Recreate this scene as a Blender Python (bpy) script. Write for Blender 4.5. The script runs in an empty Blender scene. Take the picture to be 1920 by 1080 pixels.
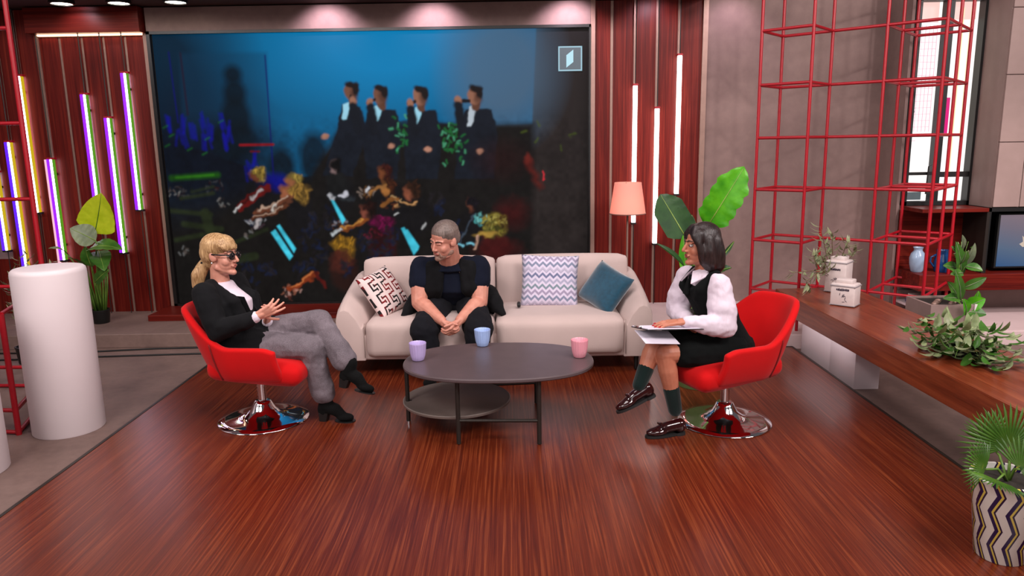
import bpy, bmesh, math, random
import numpy as np
from mathutils import Vector, Matrix
random.seed(7)
S = bpy.context.scene
C = S.collection
PI = math.pi
# ------------------------------------------------------------------ camera
cam_d = bpy.data.cameras.new('camera'); cam = bpy.data.objects.new('camera', cam_d); C.objects.link(cam)
cam_d.sensor_width = 36.0; cam_d.lens = 36.0 * 1380.0 / 1920.0
cam_d.clip_start = 0.05; cam_d.clip_end = 200
pitch, roll = math.radians(10.95), math.radians(0.97)
fwd = Vector((0, math.cos(pitch), -math.sin(pitch))); rgt = Vector((1, 0, 0)); upv = rgt.cross(fwd)
r2 = rgt * math.cos(roll) - upv * math.sin(roll); u2 = upv * math.cos(roll) + rgt * math.sin(roll)
M = Matrix((r2, u2, -fwd)).transposed().to_4x4(); M.translation = Vector((0, 0, 1.6))
cam.matrix_world = M
S.camera = cam
# ------------------------------------------------------------------ world, exposure
S.view_settings.view_transform = 'Standard'; S.view_settings.look = 'None'
S.view_settings.gamma = 1.0; S.view_settings.exposure = 0.0; S.view_settings.use_curve_mapping = False
W = bpy.data.worlds.new('world'); S.world = W; W.use_nodes = True
W.node_tree.nodes['Background'].inputs[0].default_value = (0.60, 0.52, 0.55, 1)
W.node_tree.nodes['Background'].inputs[1].default_value = 0.16

def area(name, loc, target, size, power, col=(1, 1, 1), sy=None, spread=None):
    d = bpy.data.lights.new(name, 'AREA'); d.energy = power; d.color = col; d.size = size
    if sy: d.shape = 'RECTANGLE'; d.size_y = sy
    if spread: d.spread = math.radians(spread)
    o = bpy.data.objects.new(name, d); C.objects.link(o); o.location = loc
    o.rotation_euler = (Vector(target) - Vector(loc)).to_track_quat('-Z', 'Y').to_euler()
    return o
def spot(name, loc, target, power, ang, col=(1, 1, 1), rad=0.1, blend=0.5):
    d = bpy.data.lights.new(name, 'SPOT'); d.energy = power; d.color = col; d.shadow_soft_size = rad
    d.spot_size = math.radians(ang); d.spot_blend = blend
    o = bpy.data.objects.new(name, d); C.objects.link(o); o.location = loc
    o.rotation_euler = (Vector(target) - Vector(loc)).to_track_quat('-Z', 'Y').to_euler()
    return o
# studio softboxes and spots hang in the grid above and behind the cameras; fills are unseen additions
area('key_softbox_left', (-2.6, 0.6, 4.3), (-0.8, 4.6, 0.6), 1.6, 135, (1.0, 0.92, 0.90), 1.2)
area('key_softbox_right', (2.6, 0.6, 4.3), (0.9, 4.6, 0.6), 1.6, 135, (1.0, 0.92, 0.90), 1.2)
area('top_softbox', (0, 3.9, 4.6), (0, 4.4, 0), 2.6, 95, (1.0, 0.90, 0.90), 1.6)
spot('wall_spot_right', (4.6, 2.6, 4.0), (2.2, 6.9, 1.4), 190, 52, (1.0, 0.90, 0.88), 0.09, 0.6)
area('bench_fill', (2.15, 5.12, 0.30), (2.30, 5.12, 0.06), 0.9, .7, (1.0, 0.93, 0.95), 0.03)  # added fill under the slab, brightens the white plinth
spot('wall_spot_left', (-1.0, 2.2, 4.2), (-2.6, 5.2, 0.0), 140, 50, (1.0, 0.88, 0.86), 0.08, 0.7)
spot('alcove_spot', (4.4, 3.6, 4.0), (4.1, 5.8, 0.1), 420, 46, (1.0, 0.88, 0.88), 0.08, 0.7)

area('front_fill', (0, -2.2, 2.6), (0, 4.5, 0.6), 4.5, 80, (1.0, 0.92, 0.92), 2.0)  # broad unseen fill, added to lift the whole set
area('side_fill_left', (-5.0, 1.6, 3.8), (-2.6, 4.6, 0.1), 1.6, 60, (1.0, 0.90, 0.90), 1.2)  # unseen fill added to lighten the left floor
area('side_fill_right', (5.0, 1.6, 3.8), (3.0, 5.0, 0.3), 1.6, 150, (1.0, 0.90, 0.90), 1.2)  # unseen fill added to brighten the bench and right side

# ------------------------------------------------------------------ materials
class NT:
    def __init__(s, name):
        s.m = bpy.data.materials.new(name); s.m.use_nodes = True
        s.t = s.m.node_tree; s.b = s.t.nodes['Principled BSDF']; s.out = s.t.nodes['Material Output']
    def n(s, typ, **kw):
        nd = s.t.nodes.new(typ)
        for k, v in kw.items():
            if k.startswith('i_'):
                nd.inputs[k[2:].replace('_', ' ')].default_value = v
            else: setattr(nd, k, v)
        return nd
    def l(s, a, b): s.t.links.new(a, b)
    def math(s, op, a, b=None):
        nd = s.t.nodes.new('ShaderNodeMath'); nd.operation = op
        for i, v in enumerate((a, b)):
            if v is None: continue
            if isinstance(v, (int, float)): nd.inputs[i].default_value = v
            else: s.l(v, nd.inputs[i])
        return nd.outputs[0]
    def coords(s, scale=(1, 1, 1), kind='Object', rot=(0, 0, 0)):
        tc = s.n('ShaderNodeTexCoord'); mp = s.n('ShaderNodeMapping')
        mp.inputs['Scale'].default_value = scale; mp.inputs['Rotation'].default_value = rot
        s.l(tc.outputs[kind], mp.inputs[0]); return mp.outputs[0]
    def noise(s, vec, scale, detail=4, rough=.55, dist=0):
        nd = s.n('ShaderNodeTexNoise'); s.l(vec, nd.inputs['Vector'])
        nd.inputs['Scale'].default_value = scale; nd.inputs['Detail'].default_value = detail
        nd.inputs['Roughness'].default_value = rough; nd.inputs['Distortion'].default_value = dist
        return nd.outputs['Fac']
    def ramp(s, fac, stops, interp='LINEAR'):
        nd = s.n('ShaderNodeValToRGB'); cr = nd.color_ramp; cr.interpolation = interp
        while len(cr.elements) < len(stops): cr.elements.new(0.5)
        for e, (p, c) in zip(cr.elements, stops): e.position = p; e.color = (*c, 1)
        s.l(fac, nd.inputs[0]); return nd.outputs[0]
    def mix(s, fac, a, b, mode='MIX'):
        nd = s.n('ShaderNodeMix', data_type='RGBA', blend_type=mode)
        for sock, v in ((nd.inputs[0], fac), (nd.inputs[6], a), (nd.inputs[7], b)):
            if isinstance(v, (int, float)): sock.default_value = v
            elif isinstance(v, tuple): sock.default_value = (*v, 1)
            else: s.l(v, sock)
        return nd.outputs[2]
    def bump(s, h, strength=.3, dist=.01):
        nd = s.n('ShaderNodeBump'); nd.inputs['Strength'].default_value = strength; nd.inputs['Distance'].default_value = dist
        s.l(h, nd.inputs['Height']); s.l(nd.outputs[0], s.b.inputs['Normal'])
    def set(s, **kw):
        for k, v in kw.items():
            k = k.replace('_', ' ')
            if isinstance(v, tuple) and len(v) == 3: v = (*v, 1)
            if hasattr(v, 'is_linked') or hasattr(v, 'links'): s.l(v, s.b.inputs[k])
            else: s.b.inputs[k].default_value = v
        return s
def srgb(r, g, b):
    f = lambda c: (c / 255 / 12.92) if c <= 10 else ((c / 255 + .055) / 1.055) ** 2.4
    return (f(r), f(g), f(b))
def plain(name, col, rough=.5, metal=0, var=.12, scale=30, bump=0, bscale=80, **kw):
    t = NT(name); v = t.coords()
    n = t.noise(v, scale, 3)
    c2 = tuple(min(1, c * (1 + var)) for c in col); c1 = tuple(c * (1 - var) for c in col)
    t.set(Base_Color=t.ramp(n, [(.3, c1), (.7, c2)]), Roughness=rough, Metallic=metal, **kw)
    if bump: t.bump(t.noise(v, bscale, 3), bump, .004)
    return t.m
def emit(name, col, strength, base=(0, 0, 0)):
    t = NT(name); t.set(Base_Color=base, Emission_Color=col, Emission_Strength=strength, Roughness=.4); return t.m
def wood(name, axis, dark, mid, light, rough=.35, scale=1.0, coat=0.0, bumpv=.08, long=1.0):
    t = NT(name); k = [16, 16, 16]; k[axis] = 0.9 / long
    v = t.coords(tuple(q * scale for q in k)); n = t.noise(v, 1.6, 6, .62, .5)
    k2 = [70, 70, 70]; k2[axis] = 2.2 / long
    n2 = t.noise(t.coords(tuple(q * scale for q in k2)), 1.4, 3, .6)
    f = t.math('ADD', t.math('MULTIPLY', n, .65), t.math('MULTIPLY', n2, .35))
    t.set(Base_Color=t.ramp(f, [(.34, dark), (.5, mid), (.68, light)]), Roughness=rough)
    t.set(Specular_IOR_Level=.5 if axis == 1 else .18)
    if coat: t.set(Coat_Weight=coat, Coat_Roughness=.22)
    t.bump(n2, bumpv, .003); return t.m
def concrete(name, a, b, rough=.75, scale=1.0, spec=.3):
    t = NT(name); v = t.coords((1, 1, 1))
    n = t.noise(v, 1.3 * scale, 6, .6, .4); n2 = t.noise(v, 14 * scale, 4, .6)
    f = t.math('ADD', t.math('MULTIPLY', n, .75), t.math('MULTIPLY', n2, .25))
    t.set(Base_Color=t.ramp(f, [(.32, a), (.68, b)]), Roughness=rough, Specular_IOR_Level=spec)
    t.bump(n2, .06, .004); return t.m
def fabric(name, col, var=.1, rough=.9, sheen=.25, weave=420, bump=.15, fold=0.0, spec=.2):
    t = NT(name); v = t.coords()
    n = t.noise(v, weave, 2); n2 = t.noise(v, 5, 3)
    f = t.math('ADD', t.math('MULTIPLY', n, .5), t.math('MULTIPLY', n2, .5))
    c2 = tuple(min(1, c * (1 + var)) for c in col); c1 = tuple(c * (1 - var) for c in col)
    t.set(Base_Color=t.ramp(f, [(.35, c1), (.65, c2)]), Roughness=rough, Sheen_Weight=sheen, Specular_IOR_Level=spec if max(col) > .03 else .07)
    h = n
    if fold:
        n3 = t.noise(t.coords((1, 1, .45)), 13, 2, .5, 1.2)
        h = t.math('ADD', t.math('MULTIPLY', n, .12), t.math('MULTIPLY', n3, fold))
        t.bump(h, .6, .02)
    else: t.bump(h, bump, .002)
    return t.m
def skin(name, col, rough=.48):
    t = NT(name); v = t.coords(); n = t.noise(v, 22, 4); n2 = t.noise(v, 300, 2)
    c1 = (col[0] * .93, col[1] * .84, col[2] * .82); c2 = tuple(min(1, c * 1.06) for c in col)
    t.set(Base_Color=t.ramp(n, [(.35, c1), (.65, c2)]), Roughness=rough, Subsurface_Weight=.12, Subsurface_Scale=.01)
    t.b.inputs['Subsurface Radius'].default_value = (1, .35, .2)
    t.bump(n2, .05, .001); return t.m
def hair(name, a, b, axis=2, rough=.42):
    t = NT(name); k = [110, 110, 110]; k[axis] = 7
    n = t.noise(t.coords(tuple(k)), 1.2, 3, .6, .4); n2 = t.noise(t.coords(), 14, 2)
    f = t.math('ADD', t.math('MULTIPLY', n, .7), t.math('MULTIPLY', n2, .3))
    t.set(Base_Color=t.ramp(f, [(.36, a), (.64, b)]), Roughness=rough)
    t.bump(n, .7, .004); return t.m

MT = {}
MT['floor_wood'] = wood('reddish floor wood', 1, srgb(64, 17, 7), srgb(95, 33, 14), srgb(142, 69, 36), .30, 3.4, 0.12, .04, 4.0)
MT['wood_v'] = wood('dark red veneer, upright grain', 2, srgb(60, 9, 7), srgb(90, 19, 13), srgb(122, 38, 25), .42, 1.3, 0, .08, 2.0)
MT['wood_h'] = wood('dark red veneer, level grain', 0, srgb(64, 11, 8), srgb(94, 22, 15), srgb(122, 38, 25), .42, 1.3, 0, .08, 2.0)
MT['bench_wood'] = wood('brown red bench veneer', 1, srgb(92, 34, 16), srgb(122, 52, 28), srgb(148, 74, 42), .3, 1.0, .25)
MT['conc'] = concrete('taupe plaster', srgb(116, 94, 90), srgb(142, 118, 112))
MT['conc_floor'] = concrete('brown grey screed', srgb(98, 78, 72), srgb(130, 106, 98), .55, 1.6, .35)
MT['palefloor'] = concrete('pale pink grey podium board', srgb(196, 172, 170), srgb(214, 190, 188), .5, .7)
MT['cabinet'] = concrete('taupe cabinet board', srgb(138, 116, 110), srgb(156, 132, 126), .6, .8)
MT['ceiling'] = concrete('dim brown ceiling', srgb(70, 50, 46), srgb(84, 62, 58), .8)
MT['strip'] = plain('brushed pale metal', srgb(150, 120, 108), .4, .35, .05)
MT['black'] = plain('matt black', (.006, .006, .006), .45, 0, .1)
MT['bezel'] = plain('screen bezel black', (.008, .007, .007), .3)
MT['redmetal'] = plain('red powder coated tube', srgb(158, 8, 26), .38, 0, .06)
MT['redfab'] = fabric('bright red wool felt', srgb(196, 4, 8), .10, .85, .06, 500, .1)
MT['cream'] = fabric('cream woven upholstery', srgb(196, 174, 168), .05, .9, .15, 600, .12)
MT['creamseam'] = fabric('cream piping', srgb(150, 130, 122), .05)
MT['teal'] = fabric('teal velvet', srgb(8, 66, 88), .25, .55, .8, 40, .15)
MT['chrome'] = plain('polished chrome', (.82, .82, .84), .06, 1, .01)
MT['tabletop'] = plain('dark plum grey laminate', srgb(88, 74, 76), .33, 0, .06, 12)
MT['shelf'] = plain('grey laminate shelf', srgb(112, 100, 94), .4, 0, .05, 12)
MT['darkmetal'] = plain('bronze black metal', srgb(52, 46, 42), .42, .5, .06)
MT['whitegloss'] = plain('white gloss laminate', srgb(226, 210, 214), .28, 0, .015, 3)
MT['whitemat'] = plain('white matt laminate', srgb(218, 204, 206), .5, 0, .02, 3)
MT['blackcloth'] = fabric('black jacket cloth', (.008, .008, .009), .3, .85, .02, 500, .1, .55)
MT['navytee'] = fabric('navy jersey', (.008, .010, .020), .2, .9, .02, 500, .1, .5)
MT['blacktrouser'] = fabric('black denim', (.010, .010, .013), .25, .9, .02, 500, .1, .5)
MT['vest'] = fabric('black knit vest', srgb(18, 20, 20), .2, .95, .02, 500, .2, .3)
MT['jeans'] = fabric('washed grey denim', srgb(112, 102, 108), .38, .9, .05, 260, .2, .9)
MT['whiteshirt'] = fabric('white cotton', srgb(224, 208, 220), .04, .8, .1, 700, .1, .8)
MT['boot'] = fabric('black suede', (.006, .006, .006), .3, .9, .02)
MT['loafer'] = plain('oxblood patent leather', srgb(42, 10, 12), .12, 0, .1, 30, Coat_Weight=.6)
MT['sole'] = plain('black rubber', (.01, .01, .01), .6)
MT['sock'] = fabric('dark green sock', srgb(14, 30, 28), .15)
MT['skinA'] = skin('fair skin', srgb(206, 146, 126))
MT['skinB'] = skin('ruddy skin', srgb(208, 144, 124))
MT['skinC'] = skin('tan skin', srgb(186, 118, 92))
MT['lip'] = skin('lips', srgb(178, 100, 90)); MT['lipred'] = skin('dark rose lips', srgb(150, 50, 56))
MT['eye'] = plain('eye white', (.42, .38, .36), .5, 0, .01); MT['iris'] = plain('dark iris', (.03, .018, .012), .15, 0, .05)
MT['blond'] = hair('honey blond hair', srgb(132, 94, 56), srgb(208, 170, 122))
MT['greyhair'] = hair('cropped grey brown hair', srgb(86, 72, 66), srgb(132, 114, 106)); MT['beard'] = hair('greying stubble', srgb(132, 98, 84), srgb(176, 138, 122))
MT['brunette'] = hair('dark brown hair', srgb(20, 12, 12), srgb(50, 34, 32), 2, .38)
MT['brow'] = hair('brow hair', srgb(60, 44, 36), srgb(92, 70, 58))
MT['lens'] = plain('dark lens', (.01, .01, .012), .08); MT['pearl'] = plain('silver stud', (.8, .8, .8), .15, 1, .02)
MT['nail'] = plain('red nail varnish', srgb(176, 10, 24), .15)
MT['paper'] = plain('white paper', srgb(228, 218, 232), .7, 0, .02, 5)
def leafmat(name, a, b, vein, rough=.35):
    t = NT(name); v = t.coords(); n = t.noise(v, 9, 3)
    t.set(Base_Color=t.ramp(n, [(.35, a), (.68, b)]), Roughness=rough, Specular_IOR_Level=.35)
    t.b.inputs['Subsurface Weight'].default_value = .08; t.b.inputs['Subsurface Scale'].default_value = .02
    t.bump(t.noise(t.coords((60, 60, 60)), 1, 2), .1, .003); return t.m
MT['leafd'] = leafmat('dark palm leaf', srgb(30, 62, 28), srgb(48, 84, 36), None)
MT['leafb'] = leafmat('bright palm leaf', srgb(52, 132, 10), srgb(88, 168, 22), None)
MT['leafy'] = leafmat('yellow green leaf', srgb(158, 178, 16), srgb(190, 204, 44), None)
MT['leafm'] = leafmat('mid green leaf', srgb(46, 88, 28), srgb(76, 120, 44), None)
MT['leafg'] = leafmat('grey green leaf', srgb(96, 108, 84), srgb(132, 142, 108), None)
MT['leafs'] = leafmat('sage leaf', srgb(110, 118, 84), srgb(164, 166, 128), None)
MT['leafv'] = leafmat('variegated leaf', srgb(84, 108, 50), srgb(196, 202, 160), None)
MT['leaff'] = leafmat('fan palm leaf', srgb(44, 78, 20), srgb(74, 110, 34), None)
MT['stem'] = leafmat('leaf stem', srgb(70, 104, 36), srgb(104, 136, 54), None)
MT['twig'] = plain('brown twig', srgb(96, 72, 46), .7)
MT['vein'] = leafmat('pale midrib', srgb(120, 150, 60), srgb(150, 172, 84), None)
MT['potgreen'] = plain('pale green pot', srgb(112, 140, 84), .4, 0, .05, 4); MT['soil'] = plain('dark soil', (.02, .014, .01), .95, 0, .4, 60)
MT['planter'] = concrete('grey planter board', srgb(136, 114, 108), srgb(150, 126, 120), .6, 2)

# ------------------------------------------------------------------ mesh helpers
def link(name, me, mats, parent=None, loc=None):
    o = bpy.data.objects.new(name, me); C.objects.link(o)
    for m in (mats if isinstance(mats, (list, tuple)) else [mats]): me.materials.append(m)
    if parent: o.parent = parent
    if loc is not None: o.location = loc
    return o
def rootloc(p):
    v = Vector((0, 0, 0))
    while p: v = v + p.location; p = p.parent
    return v
def obj(name, bm, mat, parent=None, world=True, smooth=False, base=None):
    """one mesh object; world=True: the bmesh is in world coordinates and is shifted into its parent's frame"""
    if base is not None: bmesh.ops.translate(bm, verts=bm.verts, vec=-Vector(base))
    elif parent and world: bmesh.ops.translate(bm, verts=bm.verts, vec=-rootloc(parent))
    bmesh.ops.recalc_face_normals(bm, faces=bm.faces)
    me = bpy.data.meshes.new(name); bm.to_mesh(me); bm.free()
    if smooth:
        me.shade_smooth() if smooth is True else me.shade_smooth()
        if smooth is not True: auto(me, smooth)
    return link(name, me, MT[mat] if isinstance(mat, str) else mat, parent, base)
def auto(me, ang):
    bm = bmesh.new(); bm.from_mesh(me); a = math.radians(ang)
    for e in bm.edges:
        if len(e.link_faces) == 2 and e.calc_face_angle(0) > a: e.smooth = False
    bm.to_mesh(me); bm.free()
def thing(name, loc, label, cat, group=None, rz=0):
    o = bpy.data.objects.new(name, None); C.objects.link(o); o.location = loc; o.rotation_euler = (0, 0, rz)
    o.empty_display_size = .1
    return tag(o, label, cat, group)
def tag(o, label, cat, group=None):
    o['label'] = label; o['category'] = cat
    if group: o['group'] = group
    return o
def struct(o): o['kind'] = 'structure'; return o
def dup(root, loc, rz=None, label=None, group=None):
    r = root.copy(); C.objects.link(r); r.location = loc
    if rz is not None: r.rotation_euler = (0, 0, rz)
    if label: r['label'] = label
    if group: r['group'] = group
    for ch in list(root.children):
        c = ch.copy(); C.objects.link(c); c.parent = r
        for g in ch.children:
            d = g.copy(); C.objects.link(d); d.parent = c
    return r
def B(): return bmesh.new()
def box(bm, a, b, bev=0):
    a, b = Vector(a), Vector(b)
    r = bmesh.ops.create_cube(bm, size=1)
    for v in r['verts']: v.co = Vector(((a[i] + b[i]) / 2 + v.co[i] * (b[i] - a[i]) for i in range(3)))
    if bev:
        es = list({e for v in r['verts'] for e in v.link_edges})
        bmesh.ops.bevel(bm, geom=es, offset=bev, segments=2, affect='EDGES', profile=.5)
    return bm
def frame(d):
    d = Vector(d).normalized(); h = Vector((0, 0, 1)) if abs(d.z) < .9 else Vector((1, 0, 0))
    s = h.cross(d).normalized(); return d, s, d.cross(s).normalized()
def ring(bm, c, s, t, n): return [bm.verts.new(c + s * math.cos(2 * PI * i / n) + t * math.sin(2 * PI * i / n)) for i in range(n)]
def skinrings(bm, rings, caps=True):
    n = len(rings[0])
    for a, b in zip(rings, rings[1:]):
        for i in range(n): bm.faces.new((a[i], a[(i + 1) % n], b[(i + 1) % n], b[i]))
    if caps:
        bm.faces.new(list(reversed(rings[0]))); bm.faces.new(rings[-1])
def tube(bm, pts, r, n=8):
    pts = [Vector(p) for p in pts]; rs = r if isinstance(r, (list, tuple)) else [r] * len(pts); R = []
    ps = None
    for i, p in enumerate(pts):
        d = (pts[min(i + 1, len(pts) - 1)] - pts[max(i - 1, 0)])
        d.normalize()
        if ps is None: _, s, t = frame(d)
        else:
            s = (ps - d * ps.dot(d)).normalized(); t = d.cross(s)
        ps = s
        R.append(ring(bm, p, s * rs[i], t * rs[i], n))
    skinrings(bm, R); return bm
def cap(bm, a, b, ra, rb=None, n=12, m=4):
    """closed tapered capsule"""
    rb = ra if rb is None else rb; a, b = Vector(a), Vector(b)
    if (b - a).length < 1e-6: b = a + Vector((0, 0, 1e-4))
    d, s, t = frame(b - a); R = []
    for k in range(m + 1):
        q = PI / 2 * k / m; R.append((a - d * ra * math.cos(q), ra * math.sin(q)))
    for k in range(m + 1):
        q = PI / 2 * k / m; R.append((b + d * rb * math.sin(q), rb * math.cos(q)))
    R = [(p, max(r, 1e-4)) for p, r in R]
    skinrings(bm, [ring(bm, p, s * r, t * r, n) for p, r in R]); return bm
def chain(bm, pts, rs, n=12):
    for i in range(len(pts) - 1): cap(bm, pts[i], pts[i + 1], rs[i], rs[i + 1], n)
    return bm
def ell(bm, c, x, y, z, n=20, m=12):
    """ellipsoid with half-axis vectors x, y, z"""
    c, x, y, z = Vector(c), Vector(x), Vector(y), Vector(z); R = []
    for k in range(m + 1):
        q = PI * k / m; sn = max(math.sin(q), .01)
        R.append(ring(bm, c - z * math.cos(q), x * sn, y * sn, n))
    skinrings(bm, R); return bm
def sph(bm, c, r, n=14, m=8): return ell(bm, c, (r, 0, 0), (0, r, 0), (0, 0, r), n, m)
def loft(bm, secs, n=24, pw=2.0):
    """secs: (centre, half-axis vector a, half-axis vector b); pw > 2 makes the section boxier"""
    R = []
    for c, a, b in secs:
        c, a, b = Vector(c), Vector(a), Vector(b); rr = []
        for i in range(n):
            th = 2 * PI * i / n; cx, sy = math.cos(th), math.sin(th)
            k = (abs(cx) ** pw + abs(sy) ** pw) ** (-1 / pw)
            rr.append(bm.verts.new(c + a * cx * k + b * sy * k))
        R.append(rr)
    skinrings(bm, R); return bm
def lathe(bm, prof, c=(0, 0, 0), n=32, ripple=0, nr=0):
    c = Vector(c); R = []
    for r, z in prof:
        rr = []
        for i in range(n):
            a = 2 * PI * i / n; q = r * (1 + (ripple * abs(math.cos(a * nr / 2)) if ripple else 0))
            rr.append(bm.verts.new(c + Vector((q * math.cos(a), q * math.sin(a), z))))
        R.append(rr)
    skinrings(bm, R); return bm
def prism(bm, pts, vec):
    v = Vector(vec); a = [bm.verts.new(Vector(p)) for p in pts]; b = [bm.verts.new(Vector(p) + v) for p in pts]
    n = len(pts)
    for i in range(n): bm.faces.new((a[i], a[(i + 1) % n], b[(i + 1) % n], b[i]))
    bm.faces.new(list(reversed(a))); bm.faces.new(b); return bm
def softbox(bm, sx, sy, sz, r, puff=(0, 0, 0), n=9, mat=None):
    """rounded, slightly puffed cushion block centred on the origin (half sizes sx, sy, sz)"""
    tmp = bmesh.new(); bmesh.ops.create_cube(tmp, size=2)
    bmesh.ops.subdivide_edges(tmp, edges=tmp.edges[:], cuts=n, use_grid_fill=True)
    H = Vector((sx, sy, sz))
    for v in tmp.verts:
        u = v.co.copy(); p = Vector((math.sin(u[i] * PI / 2) ** 1 if False else u[i] for i in range(3)))
        # denser sampling near the edges
        p = Vector((math.copysign(abs(p[i]) ** .7, p[i]) * H[i] for i in range(3)))
        inn = Vector((max(-H[i] + r, min(H[i] - r, p[i])) for i in range(3)))
        d = p - inn
        if d.length > 1e-7: p = inn + d.normalized() * r
        for i in range(3):
            j, k = (i + 1) % 3, (i + 2) % 3
            w = max(0, 1 - u[j] ** 2) * max(0, 1 - u[k] ** 2)
            if abs(u[i]) > .99: p[i] += math.copysign(puff[i] * w, u[i])
        v.co = p
    if mat is not None: bmesh.ops.transform(tmp, matrix=mat, verts=tmp.verts)
    me = bpy.data.meshes.new('tmp'); tmp.to_mesh(me); tmp.free(); bm.from_mesh(me); bpy.data.meshes.remove(me); return bm
def fuse(name, bm, mat, parent=None, vox=.004, it=4, fac=.5, base=None, wr=0, wrs=.06):
    """union of closed pieces as ONE continuous surface (voxel remesh + smoothing)"""
    b = Vector(base) if base is not None else (rootloc(parent) if parent else Vector())
    bmesh.ops.translate(bm, verts=bm.verts, vec=-b)
    bmesh.ops.recalc_face_normals(bm, faces=bm.faces)
    me = bpy.data.meshes.new(name); bm.to_mesh(me); bm.free()
    o = bpy.data.objects.new('tmp', me); C.objects.link(o)
    m = o.modifiers.new('r', 'REMESH'); m.mode = 'VOXEL'; m.voxel_size = vox; m.use_smooth_shade = True
    if it: m = o.modifiers.new('s', 'SMOOTH'); m.factor = fac; m.iterations = it
    if wr:
        tx = bpy.data.textures.get('folds%d' % int(wrs * 1000)) or bpy.data.textures.new('folds%d' % int(wrs * 1000), 'CLOUDS'); tx.noise_scale = wrs; tx.noise_depth = 1
        m = o.modifiers.new('w', 'DISPLACE'); m.texture = tx; m.strength = wr; m.mid_level = .5; m.texture_coords = 'LOCAL'
        m = o.modifiers.new('s2', 'SMOOTH'); m.factor = .5; m.iterations = 1
    dg = bpy.context.evaluated_depsgraph_get(); dg.update()
    me2 = bpy.data.meshes.new_from_object(o.evaluated_get(dg)); me2.name = name
    bpy.data.objects.remove(o); bpy.data.meshes.remove(me)
    me2.materials.clear(); me2.shade_smooth()
    return link(name, me2, MT[mat] if isinstance(mat, str) else mat, parent, base)

# ================================================================== SETTING
YW = 6.96
o = struct(obj('floor', box(B(), (-9, -4, -.13), (9, 9.5, -.03)), 'conc_floor'))
# raised wooden stage with a thin dark edge trim
pl = struct(obj('floor_stage', box(B(), (-2.31, 0.6, -.03), (2.2, 5.62, 0)), 'floor_wood'))
for a, b in (((-2.33, .6, -.03), (-2.31, 5.62, .002)), ((2.2, .6, -.03), (2.218, 5.62, .002)), ((-2.33, 5.62, -.03), (2.218, 5.64, .002))):
    obj('edge_trim', box(B(), a, b), 'darkmetal', pl)
st = struct(obj('floor_step', box(B(), (-8, 6.04, -.03), (1.0, 9.2, .09), .006), 'conc_floor'))
struct(obj('floor_podium', box(B(), (1.002, 5.66, -.03), (8, 9.2, .09), .006), 'palefloor'))
# back wall core
bw = struct(obj('wall_back', box(B(), (-8, YW + .02, 0), (3.45, YW + .25, 2.86)), 'conc'))
obj('upper_panel', box(B(), (1.80, YW - .012, 2.86), (3.45, YW + .25, 4.2)), 'conc', bw)
def boards(x0, xs, x1, z0, z1, y, parent, sw=.026):
    edges = [x0] + xs + [x1]
    for i in range(len(edges) - 1):
        a = edges[i] + (sw / 2 if i else 0); b = edges[i + 1] - (sw / 2 if i + 2 < len(edges) else 0)
        obj('wood_board', box(B(), (a, y - .018, z0), (b, y + .02, z1), .002), 'wood_v', parent)
    for x in xs: obj('metal_strip', box(B(), (x - sw / 2, y - .006, z0), (x + sw / 2, y + .02, z1)), 'strip', parent)
# left niche with five boards
boards(-4.235, [-4.04, -3.84, -3.645, -3.45], -3.265, .09, 2.635, YW, bw)
obj('metal_strip', box(B(), (-4.25, YW - .03, .09), (-4.222, YW + .02, 2.635)), 'strip', bw)
obj('metal_strip', box(B(), (-3.27, YW - .05, .09), (-3.236, YW + .02, 2.64)), 'strip', bw)
# wooden fascia over the niche, and boards further left with a taupe field for the glare
obj('wood_fascia', box(B(), (-4.26, YW - .14, 2.645), (-3.25, YW + .02, 2.86), .003), 'wood_h', bw)
boards(-6.2, [-5.7, -5.2], -4.72, .09, .62, YW, bw)
boards(-4.72, [-4.585, -4.41], -4.25, .09, 2.86, YW - .02, bw, .012)
boards(-6.2, [-5.7, -5.2], -4.72, 2.02, 2.86, YW, bw)
obj('taupe_panel', box(B(), (-6.2, YW - .01, .62), (-4.72, YW + .02, 2.02)), 'conc', bw)  # glare on the wood, built as a taupe panel
# plaster lintel over the big screen
lin = obj('lintel', box(B(), (-3.236, YW - .05, 2.655), (.745, YW + .02, 2.86), .004), 'conc', bw)
obj('metal_strip', box(B(), (.745, YW - .05, .09), (.785, YW + .02, 2.86)), 'strip', bw)
# right wooden panels
boards(.785, [.94, 1.15, 1.35, 1.545], 1.755, .09, 2.86, YW, bw)
obj('metal_strip', box(B(), (1.755, YW - .04, .09), (1.80, YW + .02, 2.86)), 'strip', bw)
# plaster panels beside the rack
for a, b in ((1.803, 3.45),):
    obj('taupe_panel', box(B(), (a, YW - .012, .09), (b, YW + .02, 2.86), .002), 'conc', bw)
ce = struct(obj('ceiling', box(B(), (-6.2, 6.15, 2.87), (1.80, YW + .25, 3.0)), 'ceiling'))
obj('soffit_edge', box(B(), (-6.2, 6.13, 2.87), (1.80, 6.15, 3.0)), 'wood_h', ce)
# side wall on the left, out at the edge of the set
struct(obj('wall_left', box(B(), (-6.35, 3.5, -.03), (-6.2, 7.2, 3.0)), 'conc'))
# warm cove light along the top of the left niche
t = thing('cove_light', (-3.75, YW - .04, 2.63), 'thin glowing cove strip under the wooden fascia at upper left', 'light')
obj('diffuser', box(B(), (-4.215, YW - .05, 2.632), (-3.275, YW - .03, 2.642)), emit('warm cove glow', (1, .58, .36), 9), t)
obj('channel', box(B(), (-4.22, YW - .03, 2.626), (-3.27, YW - .018, 2.645)), 'strip', t)

# ledge under the screen
struct(obj('trim_1', box(B(), (-3.30, 6.50, .09), (.76, 6.93, .145), .004), 'wood_h'))

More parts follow.
